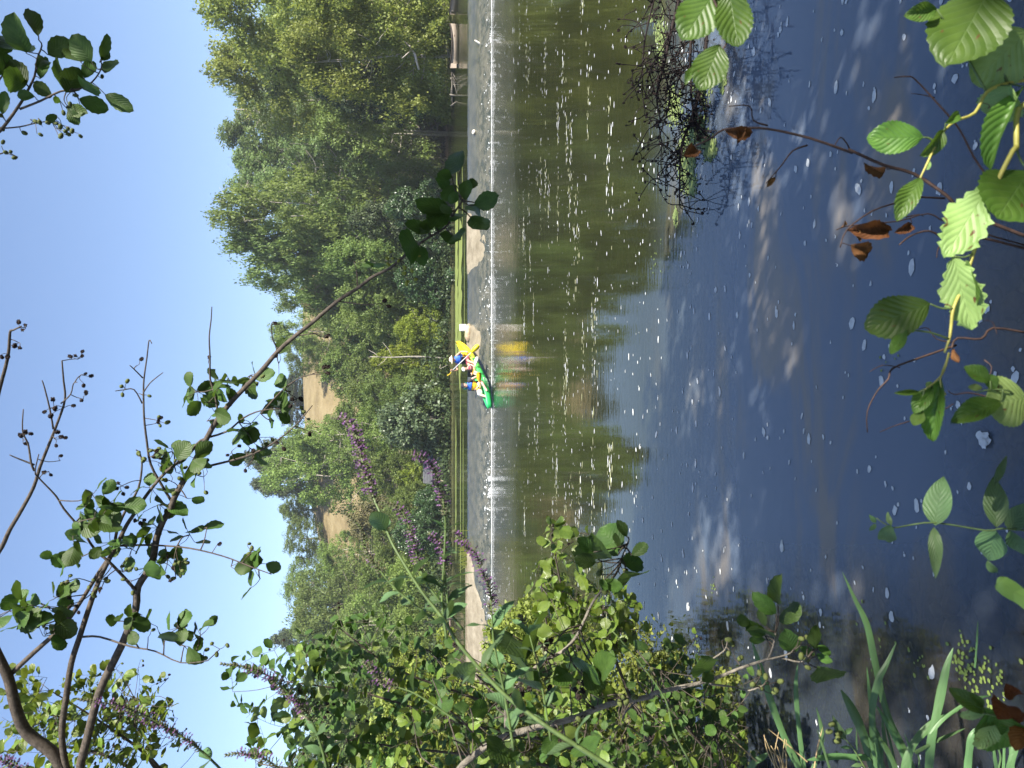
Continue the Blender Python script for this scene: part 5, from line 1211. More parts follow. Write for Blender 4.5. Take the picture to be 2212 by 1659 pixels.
for ln in ([(1500, 1760), (1250, 1620), (1000, 1560), (800, 1500), (620, 1470)], [(1500, 1760), (1200, 1660), (900, 1620), (700, 1590)], [(1480, 1740), (1200, 1580), (1000, 1500), (850, 1440), (730, 1360)], [(1400, 1700), (1150, 1540), (1000, 1440), (920, 1400)], [(1500, 1780), (1100, 1700), (800, 1680), (560, 1650)]): S2.stem(ln, 4.5, 4.2, .013, .003)
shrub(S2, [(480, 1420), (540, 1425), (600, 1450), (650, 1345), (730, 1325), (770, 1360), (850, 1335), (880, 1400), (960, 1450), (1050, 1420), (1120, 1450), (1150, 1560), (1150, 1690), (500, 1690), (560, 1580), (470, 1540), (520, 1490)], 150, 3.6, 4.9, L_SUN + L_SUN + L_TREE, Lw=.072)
S2.done(M['bark'])
b = P(1500, 1760, 4.0); b.z = 0
S3 = Plant('alder_shrub', b, 'sunlit alder bough reaching out over the water at the left', 'shrub', 'alder shrubs by the river')
for ln in ([(1500, 1760), (1380, 1560), (1270, 1440), (1230, 1330), (1200, 1220), (1190, 1150)], [(1400, 1600), (1330, 1430), (1310, 1350), (1300, 1310)], [(1330, 1520), (1200, 1440), (1180, 1350), (1170, 1240)]): S3.stem(ln, 4.0, 3.7, .011, .002)
shrub(S3, [(1150, 1190), (1180, 1115), (1210, 1180), (1255, 1230), (1255, 1300), (1350, 1285), (1365, 1340), (1330, 1400), (1290, 1480), (1270, 1560), (1150, 1560), (1160, 1420), (1140, 1290)], 78, 3.4, 4.1, L_SUN, Lw=.068, twl=(.12, .22))
S3.done(M['bark'])
b = P(1620, 1760, 3.8); b.z = 0
S4 = Plant('alder_shrub', b, 'half-shaded alder shrub low over the water at the left edge', 'shrub', 'alder shrubs by the river')
for ln in ([(1620, 1780), (1540, 1640), (1460, 1540), (1420, 1450)], [(1600, 1780), (1480, 1660), (1400, 1560), (1350, 1500)], [(1620, 1790), (1560, 1660), (1540, 1560)]): S4.stem(ln, 3.8, 3.5, .010, .002)
shrub(S4, [(1330, 1480), (1400, 1420), (1440, 1400), (1470, 1470), (1540, 1470), (1560, 1520), (1565, 1690), (1180, 1690), (1260, 1560)], 115, 3.2, 4.6, L_TREE + L_SUN[:2], Lw=.060, twl=(.12, .24))
S4.done(M['bark'])

# ---- nearer alder boughs in front of them
N1 = Plant('alder_branch', P(*C2(350, 1720), 2.2), 'grey alder bough with big dark leaves and green cones leaning over the water', 'branch')
N1.stem([C2(*q) for q in ((330, 1720), (370, 1630), (600, 1480), (880, 1390), (1080, 1340), (1300, 1250), (1580, 1170))] + TL(3, 2, ((300, 1170), (450, 1130), (600, 1100), (720, 1065), (870, 1020), (1000, 965), (1040, 950), (1060, 860), (1090, 760))), 2.3, 2.1, .011, .0022)
N1.stem(TL(3, 2, ((1010, 962), (1110, 940), (1160, 900), (1200, 905))), 2.12, 2.1, .003, .002); N1.stem(TL(3, 2, ((600, 1098), (640, 980), (730, 890), (760, 850))), 2.15, 2.1, .003, .0018); N1.stem(TL(3, 2, ((640, 1110), (800, 1140), (900, 1160), (1000, 1130))), 2.15, 2.1, .003, .0018); N1.stem(TL(3, 2, ((1110, 955), (1220, 970), (1290, 950))), 2.12, 2.1, .003, .0018)
N1.stem([C2(*q) for q in ((760, 1100), (860, 1000), (1000, 900), (1080, 820), (1130, 740), (1180, 640), (1240, 540), (1310, 450), (1370, 380), (1400, 300), (1430, 200))], 2.3, 2.15, .006, .0022); N1.stem([C2(*q) for q in ((650, 1440), (650, 1250), (760, 1100))], 2.3, 2.3, .007, .006)
c3 = lambda *q: T(3, 2, *q)
for fn, b, tp, w_ in ((c3, (1090, 600), (1085, 425), .6), (c3, (1080, 660), (930, 530), .75), (c3, (1090, 700), (1240, 610), .95), (c3, (1010, 740), (985, 610), .7), (c3, (1010, 800), (880, 710), .75), (c3, (910, 710), (822, 700), 1.2), (c3, (1000, 790), (960, 720), .8), (c3, (1010, 825), (905, 830), .6), (c3, (1200, 910), (1135, 770), .7), (c3, (1335, 890), (1325, 740), .55), (c3, (1330, 930), (1235, 870), .8), (c3, (1340, 925), (1450, 975), .6), (c3, (1340, 870), (1440, 920), .6), (c3, (1345, 1010), (1475, 1090), 1.1), (c3, (600, 1100), (670, 1040), .9), (c3, (620, 1040), (605, 960), .6),
                     (C2, (1430, 160), (1370, 55), .7), (C2, (1390, 250), (1250, 100), 1.1), (C2, (1380, 230), (1360, 130), .7), (C2, (1240, 310), (1195, 195), .9), (C2, (1210, 260), (1105, 160), .7), (C2, (1230, 330), (1090, 300), .8), (C2, (1370, 280), (1275, 220), .9), (C2, (1460, 280), (1560, 205), .7), (C2, (1390, 330), (1540, 325), .9), (C2, (1410, 390), (1480, 455), 1.2), (C2, (1330, 430), (1330, 530), 1.2), (C2, (1280, 440), (1265, 510), .9),
                     (C2, (1140, 1040), (1290, 1150), .9), (C2, (1150, 1060), (1190, 1000), 1.2), (C2, (1250, 1060), (1320, 950), .9), (C2, (1050, 1030), (970, 1100), .9), (C2, (690, 800), (640, 900), .9), (C2, (620, 960), (520, 950), .9), (C2, (840, 800), (740, 780), .9), (C2, (700, 1150), (600, 1090), .9), (C2, (980, 830), (1090, 800), .6), (C2, (1330, 1000), (1330, 890), .5), (C2, (800, 1010), (720, 1060), .9), (C2, (880, 1040), (800, 1090), .8), (C2, (350, 1080), (420, 1000), .8), (C2, (530, 1300), (430, 1260), .9), (C2, (620, 1480), (560, 1590), .9), (C2, (980, 1450), (880, 1560), .9), (C2, (1150, 1480), (1200, 1600), .9), (C2, (280, 1290), (240, 1220), .8), (C2, (480, 1500), (420, 1440), .9), (C2, (740, 1560), (650, 1600), 1)):
    b_, t_ = P(*fn(*b), 2.13 + rng.gauss(0, .04)), P(*fn(*tp), 2.1 + rng.gauss(0, .06)); a = N1.nearest(b_)
    if (a - b_).length > .01: N1.twig(a, b_, .0018)
    put(N1.r, rng.choice(L_TREE), b_, t_, rng.gauss(0, .4), w_)
for fn, x, y in [(c3, *q) for q in ((745, 830), (785, 835), (775, 900), (830, 960), (980, 1065), (1015, 1090), (1055, 1140), (1090, 1100), (1050, 1175), (965, 1130), (1225, 815), (1265, 800), (1300, 850), (1240, 960), (1300, 955), (1265, 995), (935, 1110))] + [(C2, *q) for q in ((1395, 440), (1250, 375), (1235, 415), (1290, 540), (1410, 380), (1500, 990), (1595, 1010), (1590, 1080), (1410, 1180), (1420, 1255), (1455, 1200), (1390, 1260), (930, 1085), (1110, 1220), (1400, 1395), (440, 1470), (510, 1350), (760, 1590), (500, 1240), (1100, 1330))]:
    e = P(*fn(x, y), 2.13 + rng.gauss(0, .03)); a = N1.nearest(e); N1.twig(a, e, .0013, .25, 3); put_cone(N1.r, CG, e, rv(1) + Vector((0, 0, -.6)), .021 * rng.uniform(.85, 1.15))
for (x, y) in ((900, 830), (930, 850), (880, 880), (910, 890), (740, 1140), (780, 1150), (820, 1140), (720, 1180), (690, 1200), (1080, 1150), (1130, 1140), (1160, 1160), (1100, 1180), (730, 1320), (920, 1160), (300, 870), (1150, 1130)):
    e = P(*C2(x, y), 2.2 + rng.gauss(0, .04)); a = N1.nearest(e); N1.twig(a, e, .0013, .25, 3); put_cone(N1.r, CO, e, rv(1) + Vector((0, 0, -.4)), .019)
for _ in range(40):
    x, y = rng.uniform(880, 1430), rng.uniform(1380, 1650)
    b_ = P(x, y, rng.uniform(2.2, 3.0)); a = N1.nearest(b_)
    if (a - b_).length > .5: continue
    N1.twig(a, b_, .0018); dr = rv(1).normalized(); put(N1.r, rng.choice(L_TREE), b_, b_ + dr * .055, 0, 1, Vector((.2, -.6, .6)) + rv(.4))
N1.done(M['bark_grey'], M['bark'])

# ---- purple loosestrife
PET = None
def loosestrife(pts2, d0, d1, f0, f1, label, r0=.0032, flower=1.0, leaves=4):
    base = P(*pts2[-1], d1); r = thing('loosestrife', base, label, 'flower', 'purple loosestrife stems'); mb = MB(); k = len(pts2)
    pl = smooth_line([P(x, y, lerp(d0, d1, i / (k - 1))) for i, (x, y) in enumerate(pts2)], 5); n = len(pl)
    cum = [0]
    for i in range(1, n): cum.append(cum[-1] + (pl[i] - pl[i - 1]).length)
    mb.tube(pl, [lerp(.0010, r0, min(1, cum[i] / max(.3, cum[-1]))) for i in range(n)], 6); mb.build('stem', M['stem_green'], r)
    fm, pm = MB(), MB(); Lt = cum[-1]
    def at(s):
        for i in range(1, n):
            if cum[i] >= s: return pl[i - 1].lerp(pl[i], (s - cum[i - 1]) / max(1e-6, cum[i] - cum[i - 1])), (pl[i - 1] - pl[i]).normalized()
        return pl[-1], (pl[-2] - pl[-1]).normalized()
    s = .004
    while s < Lt * f1:
        p, up = at(s); x = up.orthogonal().normalized(); y = up.cross(x); u = s / (Lt * f1); rad = .0035 + .0055 * min(1, u * 2.2)
        for j in range(6):
            a = rng.random() * 6.28; o = (x * math.cos(a) + y * math.sin(a)); q = p + o * rad * .5
            fm.tube([p + o * .001, q + up * .002, p + o * rad + up * .005], [.0012, .0016, .0006], 4)
            fl = f0 < u < .92 and rng.random() < .42 * flower * (1.2 - .5 * abs(u - .5))
            if fl:
                c = p + o * (rad + .002) + up * .004
                for z in range(5):
                    b2 = rng.random() * 6.28; dd = (o * .5 + x * math.cos(b2) + y * math.sin(b2)).normalized() * rng.uniform(.004, .0068); sd = dd.cross(o + rv(.3)).normalized() * .0016
                    pm.add([c, c + dd * .5 + sd, c + dd, c + dd * .5 - sd], [(0, 1, 2, 3)])
        s += .0062
    fm.build('seed_spike', M['calyx'], r)
    if pm.v: pm.build('petals', M['purple'], r)
    for j in range(leaves):
        p, up = at(lerp(Lt * f1, Lt * .96, (j + .5) / leaves)); x = up.orthogonal().normalized()
        x.rotate(Matrix.Rotation(rng.random() * 6.28, 3, up))
        for sg in (-1, 1): put(r, rng.choice(L_HERB), p, p + (x * sg + up * .5 + rv(.2)) * rng.uniform(.035, .06), 0, 1, up + rv(.2))
    return r
loosestrife([(167, 1511), (213, 1516), (267, 1526), (300, 1539), (343, 1563), (400, 1596), (443, 1629), (480, 1665)], 1.7, 1.75, .14, .82, 'loosestrife spike crossing the upper alder stems, its tip pointing to the sky', leaves=1)
loosestrife([(476, 1434), (519, 1439), (566, 1453), (599, 1473), (639, 1516), (669, 1549), (692, 1606), (706, 1660)], 1.6, 1.65, .18, .70, 'thick loosestrife spike in front of the top of the left shrub', leaves=2)
loosestrife([(486, 1631), (526, 1628), (572, 1639), (612, 1668)], 1.6, 1.6, .2, 1.0, 'short purple spike at the very left edge beside the sky', leaves=0)
loosestrife([(716, 903), (749, 906), (766, 933), (776, 970), (789, 1020), (806, 1073), (822, 1110), (845, 1169), (872, 1216), (912, 1279), (959, 1339), (992, 1392), (1078, 1489), (1145, 1543), (1211, 1589), (1340, 1670)], 1.5, 1.2, .12, .27, 'tallest loosestrife on a thick green stem, its purple spike against the meadow', .0044, 1.5, 6)
loosestrife([(862, 976), (912, 986), (939, 1020), (955, 1070), (962, 1130), (960, 1200), (955, 1300), (965, 1380)], 1.6, 1.6, .18, .42, 'loosestrife spike in front of the stone hut', .003, 1.5, 4)
loosestrife([(805, 1083), (862, 1098), (889, 1156), (905, 1219), (919, 1256), (946, 1293), (1000, 1360)], 1.65, 1.6, .25, .58, 'loosestrife spike bending left of the stone hut', .003, 1.5, 3)
loosestrife([(980, 1146), (1001, 1176), (1028, 1196), (1038, 1229), (1058, 1273), (1062, 1325), (1068, 1395), (1090, 1500), (1110, 1620)], 1.5, 1.5, .05, .42, 'loosestrife spike standing in front of the weir water', .003, 1.3, 6)
loosestrife([(926, 1152), (950, 1173), (960, 1200), (962, 1250), (970, 1330)], 1.62, 1.6, .05, .5, 'small purple spike just above the pond surface', .0025, 1.6, 2)
loosestrife([(742, 1106), (779, 1140), (792, 1190), (816, 1226), (856, 1273), (946, 1346)], 1.7, 1.65, .7, .5, 'green budding spike in front of the left hillside', .0028, .25, 4)
loosestrife([(785, 1428), (829, 1473), (900, 1500), (990, 1560)], 1.7, 1.65, .05, .4, 'purple spike among the leaves of the left shrub', .0028, 1.2, 2)
loosestrife([(-6, 1636), (22, 1650), (60, 1668)], 1.6, 1.6, .0, 1.0, 'purple flower cluster in the far upper left corner', .0028, 2.0, 0)
loosestrife([(1120, 1330), (1135, 1345), (1150, 1395), (1170, 1480), (1190, 1600)], 1.55, 1.5, .9, .1, 'flowerless leafy stem rising in front of the dry left end of the weir', .0028, .0, 6)
# long dry grass stalk
gs = thing('grass_stalk', P(1500, 1665, 1.6), 'thin green grass stalk slanting across the left shrub and water', 'grass'); mb = MB()
pl = stem_poly(mb, [(1325, 1364), (1370, 1426), (1427, 1506), (1457, 1573), (1500, 1668)], 1.6, 1.6, .0010, .0024); mb.build('stalk', M['stem_green'], gs)
put(gs, L_HERB[0], pl[2], P(1345, 1395, 1.58), 0, .8)

# ---- shoot with big leaves close to the lens (lower right of the scene)
c4 = lambda *q: T(4, 0, *q); c41 = lambda *q: T(4, 1, *q); c42 = lambda *q: T(4, 2, *q)
N2 = Plant('alder_shoot', P(*c4(1720, 640), 1.0), 'close alder shoot with large glossy leaves and a yellow-green stem low on the right', 'branch')
N2.stem([c4(*q) for q in ((1720, 640), (1659, 730), (1600, 930), (1560, 1010), (1430, 1290), (1380, 1400), (1345, 1560))] + [c41(*q) for q in ((1290, 160), (1215, 330), (1180, 430), (1165, 540), (1145, 640))], 1.0, 1.0, .0042, .0016)
N2.stem([c41(*q) for q in ((1150, 630), (1100, 740), (1065, 810), (1010, 865))], 1.0, 1.0, .0016, .001); N2.stem([c41(*q) for q in ((1145, 650), (1125, 800), (1118, 900))], 1.0, 1.0, .0014, .0009)
N2.stem([c4(*q) for q in ((1720, 480), (1560, 550), (1450, 620), (1350, 690), (1200, 810), (1130, 870), (1030, 1040), (990, 1160))], 1.02, 1.0, .0030, .0012)
def nl(fn, b, tp, w_, st, roll=0.0, dd=.0, d=1.0):
    b_, t_ = P(*fn(*b), d), P(*fn(*tp), d + dd); a = N2.nearest(b_)
    if (a - b_).length > .006: N2.twig(a, b_, .0012)
    put(N2.r, st, b_, t_, roll, w_)
nl(c4, (1440, -70), (1165, 395), .95, L_NEAR[0], .2, -.02); nl(c4, (1095, 60), (900, 98), .9, L_NEAR[1], .1); nl(c4, (1690, 200), (1330, 530), 1.0, L_PALE[0], -.2, .03); nl(c4, (1560, 555), (1475, 790), 1.2, L_PALE[2], .3, .05)
nl(c4, (1150, 800), (1250, 725), .8, L_NEAR[1], .3); nl(c4, (1140, 840), (1015, 1010), .9, L_NEAR[1], -.7); nl(c4, (1005, 890), (645, 895), .8, L_NEAR[0], .25, .02); nl(c4, (1650, 560), (1400, 1070), .55, L_NEAR[3], .5, .03); nl(c4, (990, 1150), (838, 1412), .72, L_NEAR[1], .2)
nl(c4, (1440, 1190), (1150, 1655), .85, L_PALE[1], .1); nl(c4, (1420, 1290), (1350, 1480), .5, L_NEAR[3], .5); nl(c4, (1690, 1110), (1470, 1430), 1.05, L_NEAR[2], -.1, -.03); nl(c4, (1045, 1040), (1030, 1100), .6, L_PALE[0])
nl(c41, (1200, 0), (1320, 480), .85, L_PALE[1], -.1); nl(c41, (1280, 30), (1330, 330), .7, L_NEAR[0], .9); nl(c41, (1050, 310), (635, 470), .85, L_NEAR[0], .2, .02); nl(c41, (900, 480), (795, 640), .5, L_NEAR[2], .3); nl(c41, (1120, 790), (1050, 1195), .7, L_NEAR[3], .25); nl(c41, (1065, 850), (945, 1010), .9, L_NEAR[1], .3); nl(c41, (1000, 1000), (945, 1100), .9, L_NEAR[2], .4); nl(c41, (980, 880), (830, 888), .4, L_NEAR[1]); nl(c41, (1060, 815), (1025, 850), .8, L_PALE[0])
N2.done(M['stem_yellow'], M['stem_green'])
# second shoot further left
N3 = Plant('alder_shoot', P(*c41(1720, 915), 1.0), 'close pale round leaf with two bright folded leaves at the lower edge', 'branch'); N3.stem([c41(*q) for q in ((1720, 915), (1640, 905), (1540, 880), (1440, 860), (1390, 858))], 1.0, 1.0, .002, .001)
_s = N2; N2 = N3
nl(c41, (1680, 920), (1420, 960), 1.3, L_PALE[0], .15); nl(c41, (1440, 810), (1285, 720), .9, L_NEAR[1], .3); nl(c41, (1510, 940), (1205, 1060), .7, L_NEAR[1], .3); nl(c41, (1390, 858), (1300, 845), .5, L_PALE[0]); nl(c41, (1480, 860), (1420, 770), .9, L_NEAR[2], .3)
N3.done(M['stem_green'])
# leaf tip hanging in from the right edge
N4 = Plant('alder_shoot', P(*T(3, 0, 790, 180), 1.05), 'three overlapping dark glossy leaves hanging in front of the fallen branch', 'branch'); N2 = N4; c30 = lambda *q: T(3, 0, *q)
N4.stem([c30(*q) for q in ((640, -120), (700, 20), (760, 200), (735, 290), (700, 360))], 1.05, 1.05, .0022, .0010)
nl(c30, (690, -60), (480, 245), .95, L_NEAR[0], .3, 0, 1.06); nl(c30, (770, -70), (830, 310), .75, L_NEAR[2], -.2, 0, 1.04); nl(c30, (715, 290), (592, 575), .92, L_NEAR[0], .15, 0, 1.03); nl(c30, (560, 420), (490, 540), .6, L_NEAR[1], .4, 0, 1.06)
N4.done(M['twig_red']); N2 = _s

# ---- dead twigs with withered leaves
D1 = Plant('bare_twig', P(*c4(1260, 1320), 1.3), 'bare red-brown twig with withered brown leaves reaching up over the water', 'twig')
D1.stem([c30(*q) for q in ((448, 992), (500, 975), (550, 950), (640, 880), (740, 830), (860, 805), (1020, 830), (1280, 920), (1560, 975))] + [c4(*q) for q in ((540, 975), (760, 1050), (950, 1120), (1140, 1260), (1250, 1310), (1400, 1400), (1720, 1560))], 1.4, 1.25, .0014, .0034)
for fn, q, r0 in ((c30, ((1020, 830), (950, 750), (880, 705), (800, 690)), .0018), (c30, ((1280, 925), (1180, 980), (1090, 1070), (1000, 1222)), .0018), (c30, ((1570, 978), (1540, 920), (1490, 910), (1458, 932)), .0016), (c4, ((1150, 1268), (940, 1280), (810, 1330), (650, 1390), (540, 1500), (450, 1592)), .002), (c4, ((1720, 1600), (1180, 1440), (1030, 1410), (860, 1430), (560, 1450), (435, 1495)), .0016), (c4, ((1720, 1620), (1340, 1550), (1140, 1540), (1050, 1510), (920, 1530), (818, 1585)), .0026), (c4, ((1160, 1550), (1110, 1600), (1080, 1660)), .0016), (c4, ((810, 505), (880, 490), (960, 530), (1080, 640), (1220, 830), (1350, 1030), (1420, 1180), (1500, 1400)), .0022), (c4, ((1080, 635), (1020, 590), (945, 598)), .001), (c4, ((920, 1420), (980, 1390), (1040, 1405)), .0014)):
    D1.stem([fn(*z) for z in q], 1.35, 1.33, r0, r0 * .5) if fn is c30 or q[0][0] > 900 else D1.stem([fn(*z) for z in q], 1.33, 1.3, r0 * .5, r0)
for fn, b, tp, w_ in ((c30, (750, 850), (930, 862), .7), (c30, (845, 830), (838, 915), .7), (c30, (560, 960), (498, 1002), 1.1), (c30, (1075, 1150), (1022, 1205), .8), (c4, (770, 1080), (632, 1088), .75), (c4, (795, 1495), (552, 1490), .8), (c4, (932, 1450), (838, 1505), .8), (c4, (535, 1590), (670, 1640), 1.2), (c4, (500, 1430), (478, 1475), .9), (c4, (560, 1470), (600, 1560), .7)):
    b_, t_ = P(*fn(*b), 1.34), P(*fn(*tp), 1.33 + rng.gauss(0, .01)); a = D1.nearest(b_); D1.twig(a, b_, .0008, .1, 3); put(D1.r, rng.choice(L_BROWN), b_, t_, rng.gauss(0, .5), w_)
D1.done(M['twig_red'])
D2 = Plant('bare_twig', P(*c41(1700, 490), 1.35), 'thin forked dead twig curving under the big leaves near the lower edge', 'twig')
for q, r0, r1 in (((( 1180, 580), (960, 640), (840, 720), (770, 790), (700, 880), (660, 1000), (650, 1132)), .0022, .001), (((842, 715), (760, 712), (668, 735)), .001, .0006), (((1700, 488), (1450, 490), (1330, 515), (1215, 548), (1180, 580)), .0022, .002), (((1180, 570), (1090, 510), (1020, 485), (935, 488)), .0012, .0007), (((1400, 650), (1420, 730), (1440, 790)), .0014, .001), (((1460, 490), (1440, 445), (1420, 438)), .001, .0006), (((1400, 920), (1280, 905), (1200, 890), (1140, 878)), .0016, .0008), (((940, 1072), (820, 1105), (715, 1138)), .0011, .0006), (((1200, 975), (1150, 975), (1100, 1000)), .001, .0006)):
    D2.stem([c41(*z) for z in q], 1.37, 1.36, r0, r1)
b_ = P(*c41(1200, 600), 1.36); D2.twig(D2.nearest(b_), b_, .0008); put(D2.r, L_BROWN[0], b_, P(*c41(1230, 690), 1.35), .4, .9)
D2.done(M['twig_red'])

# ---- fallen branch lying in the water on the right
F1 = Plant('fallen_branch', PW(1500, 60), 'tangled dark fallen alder branch with old cones lying in the green duckweed', 'branch')
for q, r0, r1 in ((((470, -60), (440, 60), (400, 200), (345, 450), (310, 620), (318, 790)), .016, .004), (((580, -60), (545, 200), (500, 420), (520, 620), (560, 760), (570, 860)), .012, .003), (((640, 150), (610, 420), (570, 640), (520, 800), (465, 960), (450, 1150), (470, 1320)), .014, .004), (((300, -60), (240, 250), (225, 450), (210, 640)), .007, .002), (((720, -40), (700, 250), (650, 520), (620, 640)), .010, .003), (((400, 200), (330, 330), (265, 430)), .006, .002), (((345, 450), (390, 600), (400, 700)), .006, .002), (((500, 420), (440, 600), (470, 760)), .006, .002), (((460, 980), (400, 1080), (330, 1150)), .005, .002), (((318, 790), (330, 950), (390, 1060)), .004, .0015), (((620, 640), (700, 760), (720, 820)), .005, .002), (((820, 330), (740, 400), (690, 470)), .006, .002), (((540, 250), (460, 330), (380, 420)), .006, .002)):
    F1.stem([c30(*z) for z in q], 6.15 + rng.gauss(0, .15), 6.2 + rng.gauss(0, .15), r0 * 1.3, r1 * 1.4, jit=.015)
allp = [p for pl in F1.lines for p in pl]; con = []
for k in range(300):
    a = rng.choice(allp); e = a + rv(.13) + Vector((-.07, 0, .02))
    if e.z < .01: e.z = .01
    pl = F1.twig(a, e, .0034, .35)
    if rng.random() < .6:
        e2 = pl[-1] + rv(.07); F1.twig(pl[-2], e2, .0024, .3); con.append(e2)
    con.append(pl[-1])
cm = MB(); rng.shuffle(con)
for p in con[:260]: put_cone(F1.r, CO, p, rv(1), .026 * rng.uniform(.6, 1.2))
for p in con[260:]: cm.blob(p, (.008, .008, .013), 5, 4, 0, None, .5, 3)
o = cm.build('bud', M['cone_brown'], F1.r); o.name = 'buds'; tag(o, kind='stuff')
F1.done(M['bark_dark'])

# ---- sedge, iris, herbs along the lower edge
def blade(root, fn, pts, d, wpx, mat, name='blade'):
    pl = smooth_line([P(*fn(*q), d) for q in pts], 5); n = len(pl); V, UV = [], []
    for i, p in enumerate(pl):
        t_ = (pl[min(i + 1, n - 1)] - pl[max(i - 1, 0)]).normalized(); s = t_.cross(CAM - p).normalized(); nn = s.cross(t_); u = i / (n - 1); w_ = wpx * .333 * d / FPX * .5 * min(1, u * 3.2 + .04) * (1 + .06 * math.sin(u * 17))
        ff = .35 * w_
        for c in (-1, 0, 1): V.append(p + s * w_ * c - nn * ff * (1 - abs(c)) * -1 - root.location); UV.append((.5 + .5 * c, u * 3))
    F = [(i * 3 + j, i * 3 + j + 1, i * 3 + j + 4, i * 3 + j + 3) for i in range(n - 1) for j in range(2)]
    me = bpy.data.meshes.new(name); me.from_pydata(V, [], F); me.materials.append(mat); uv = me.uv_layers.new(name='UVMap'); li = np.zeros(len(me.loops), dtype=np.int32); me.loops.foreach_get('vertex_index', li); uv.data.foreach_set('uv', np.array(UV, dtype=np.float32)[li].ravel()); me.polygons.foreach_set('use_smooth', [True] * len(F)); return link(name, me, root)
sg = thing('sedge_clump', PW(2150, 1640), 'clump of long arching sedge blades rising from the water in the lower left', 'sedge')
for fn, q, w_, d in ((c42, ((480, 385), (560, 560), (640, 730), (690, 960), (770, 1300), (900, 1580), (940, 1680)), 42, 2.55), (c42, ((832, 842), (770, 980), (715, 1090), (675, 1280), (680, 1480), (690, 1690)), 42, 2.5), (c42, ((1200, 878), (1155, 1010), (1110, 1230), (1060, 1460), (1040, 1690)), 52, 2.45), (c42, ((1235, 1285), (1150, 1325), (1050, 1385), (950, 1490), (900, 1600), (880, 1690)), 48, 2.5), (c42, ((192, 985), (180, 1150), (200, 1400), (235, 1690)), 30, 2.6), (c3, ((920, 830), (975, 1000), (1060, 1270), (1150, 1500), (1245, 1690)), 44, 2.6), (c42, ((250, 1608), (330, 1595), (450, 1583), (560, 1588), (680, 1592)), 40, 2.5), (c42, ((470, 1150), (540, 1270), (620, 1450), (690, 1690)), 60, 2.5), (c42, ((700, 1430), (780, 1560), (840, 1690)), 34, 2.5), (c42, ((1340, 1400), (1310, 1500), (1290, 1690)), 46, 2.3), (c42, ((1620, 1480), (1590, 1560), (1560, 1690)), 44, 2.2), (c42, ((1100, 1120), (1080, 1350), (1060, 1560), (1030, 1690)), 40, 2.5), (c42, ((640, 1000), (660, 1200), (690, 1400), (720, 1690)), 26, 2.6), (c42, ((700, 1250), (790, 1400), (870, 1560), (930, 1690)), 36, 2.55), (c3, ((1030, 1560), (990, 1590), (940, 1620), (900, 1690)), 40, 2.6), (c42, ((1280, 1400), (1100, 1480), (950, 1560)), 22, 2.45), (c42, ((1450, 1190), (1380, 1200), (1300, 1230), (1150, 1330), (1050, 1440)), 22, 2.4)):
    blade(sg, fn, q, d, w_, M['blade'])
for q in range(16):
    x, y = rng.uniform(300, 1600), rng.uniform(1250, 1500); blade(sg, c42, ((x, y), (x + rng.gauss(20, 30), (y + 1690) / 2), (x + rng.gauss(40, 50), 1700)), rng.uniform(2.3, 2.7), rng.uniform(10, 26), M['blade'])
for q in (((0, 1405), (130, 1510), (255, 1620)), ((355, 1390), (320, 1530), (295, 1680)), ((-330, 1400), (-200, 1500), (-70, 1620))):
    blade(sg, c42, q, 2.5, 8, M['straw'], 'dry_stalk')
ir = thing('iris_leaf', P(*c42(1760, 640), .9), 'single broad pale-green leaf blade poking in at the lower edge', 'leaf'); blade(ir, c42, ((1480, 445), (1500, 455), (1580, 510), (1680, 575), (1780, 640)), .9, 120, M['iris'])
for k, (nm, q, d, w_, lb) in enumerate((('duckweed_stem', ((1360, 700), (1352, 850), (1340, 1010)), 2.75, 12, 'thin upright stem beside the floating duckweed near the lower edge'),)):
    o = thing('reed_stem', P(*c42(*q[-1]), d), lb, 'reed'); blade(o, c42, q, d, w_, M['blade'])
W1 = Plant('willowherb', P(*c42(1720, 125), 1.2), 'slender herb with opposite pointed leaves standing up at the lower edge centre', 'herb')
W1.stem([c42(*q) for q in ((1720, 122), (1500, 105), (1410, 100), (1080, 90), (950, 92), (820, 92), (750, 85), (690, 72))], 1.2, 1.22, .0016, .0008)
for b, tp, w_, k in (((1080, 85), (1130, -240), .95, 2), ((1075, 95), (1095, 432), .62, 1), ((1480, 100), (1465, -240), .75, 2), ((1470, -180), (1550, -375), .8, 0), ((1470, 115), (1420, 330), 1.2, 2), ((1560, 118), (1680, -60), 1.0, 2), ((1570, 120), (1660, 290), 1.2, 2), ((1420, 320), (1490, 420), .9, 1), ((790, 90), (752, 238), .9, 1), ((800, 85), (760, -10), .8, 1), ((700, 78), (655, 125), .9, 2), ((700, 70), (655, 18), .9, 2)):
    put(W1.r, L_HERB[k], P(*c42(*b), 1.21), P(*c42(*tp), 1.21 + rng.gauss(0, .03)), rng.gauss(0, .3), w_)
W1.done(M['stem_green'])
W2 = Plant('leafy_seedling', P(*c42(1720, 1420), 1.0), 'bright green ragged leaves with a few rust-red ones in the lower left corner', 'herb')
W2.stem([c42(*q) for q in ((1720, 1430), (1600, 1370), (1480, 1320), (1400, 1290))], 1.0, 1.0, .002, .001)
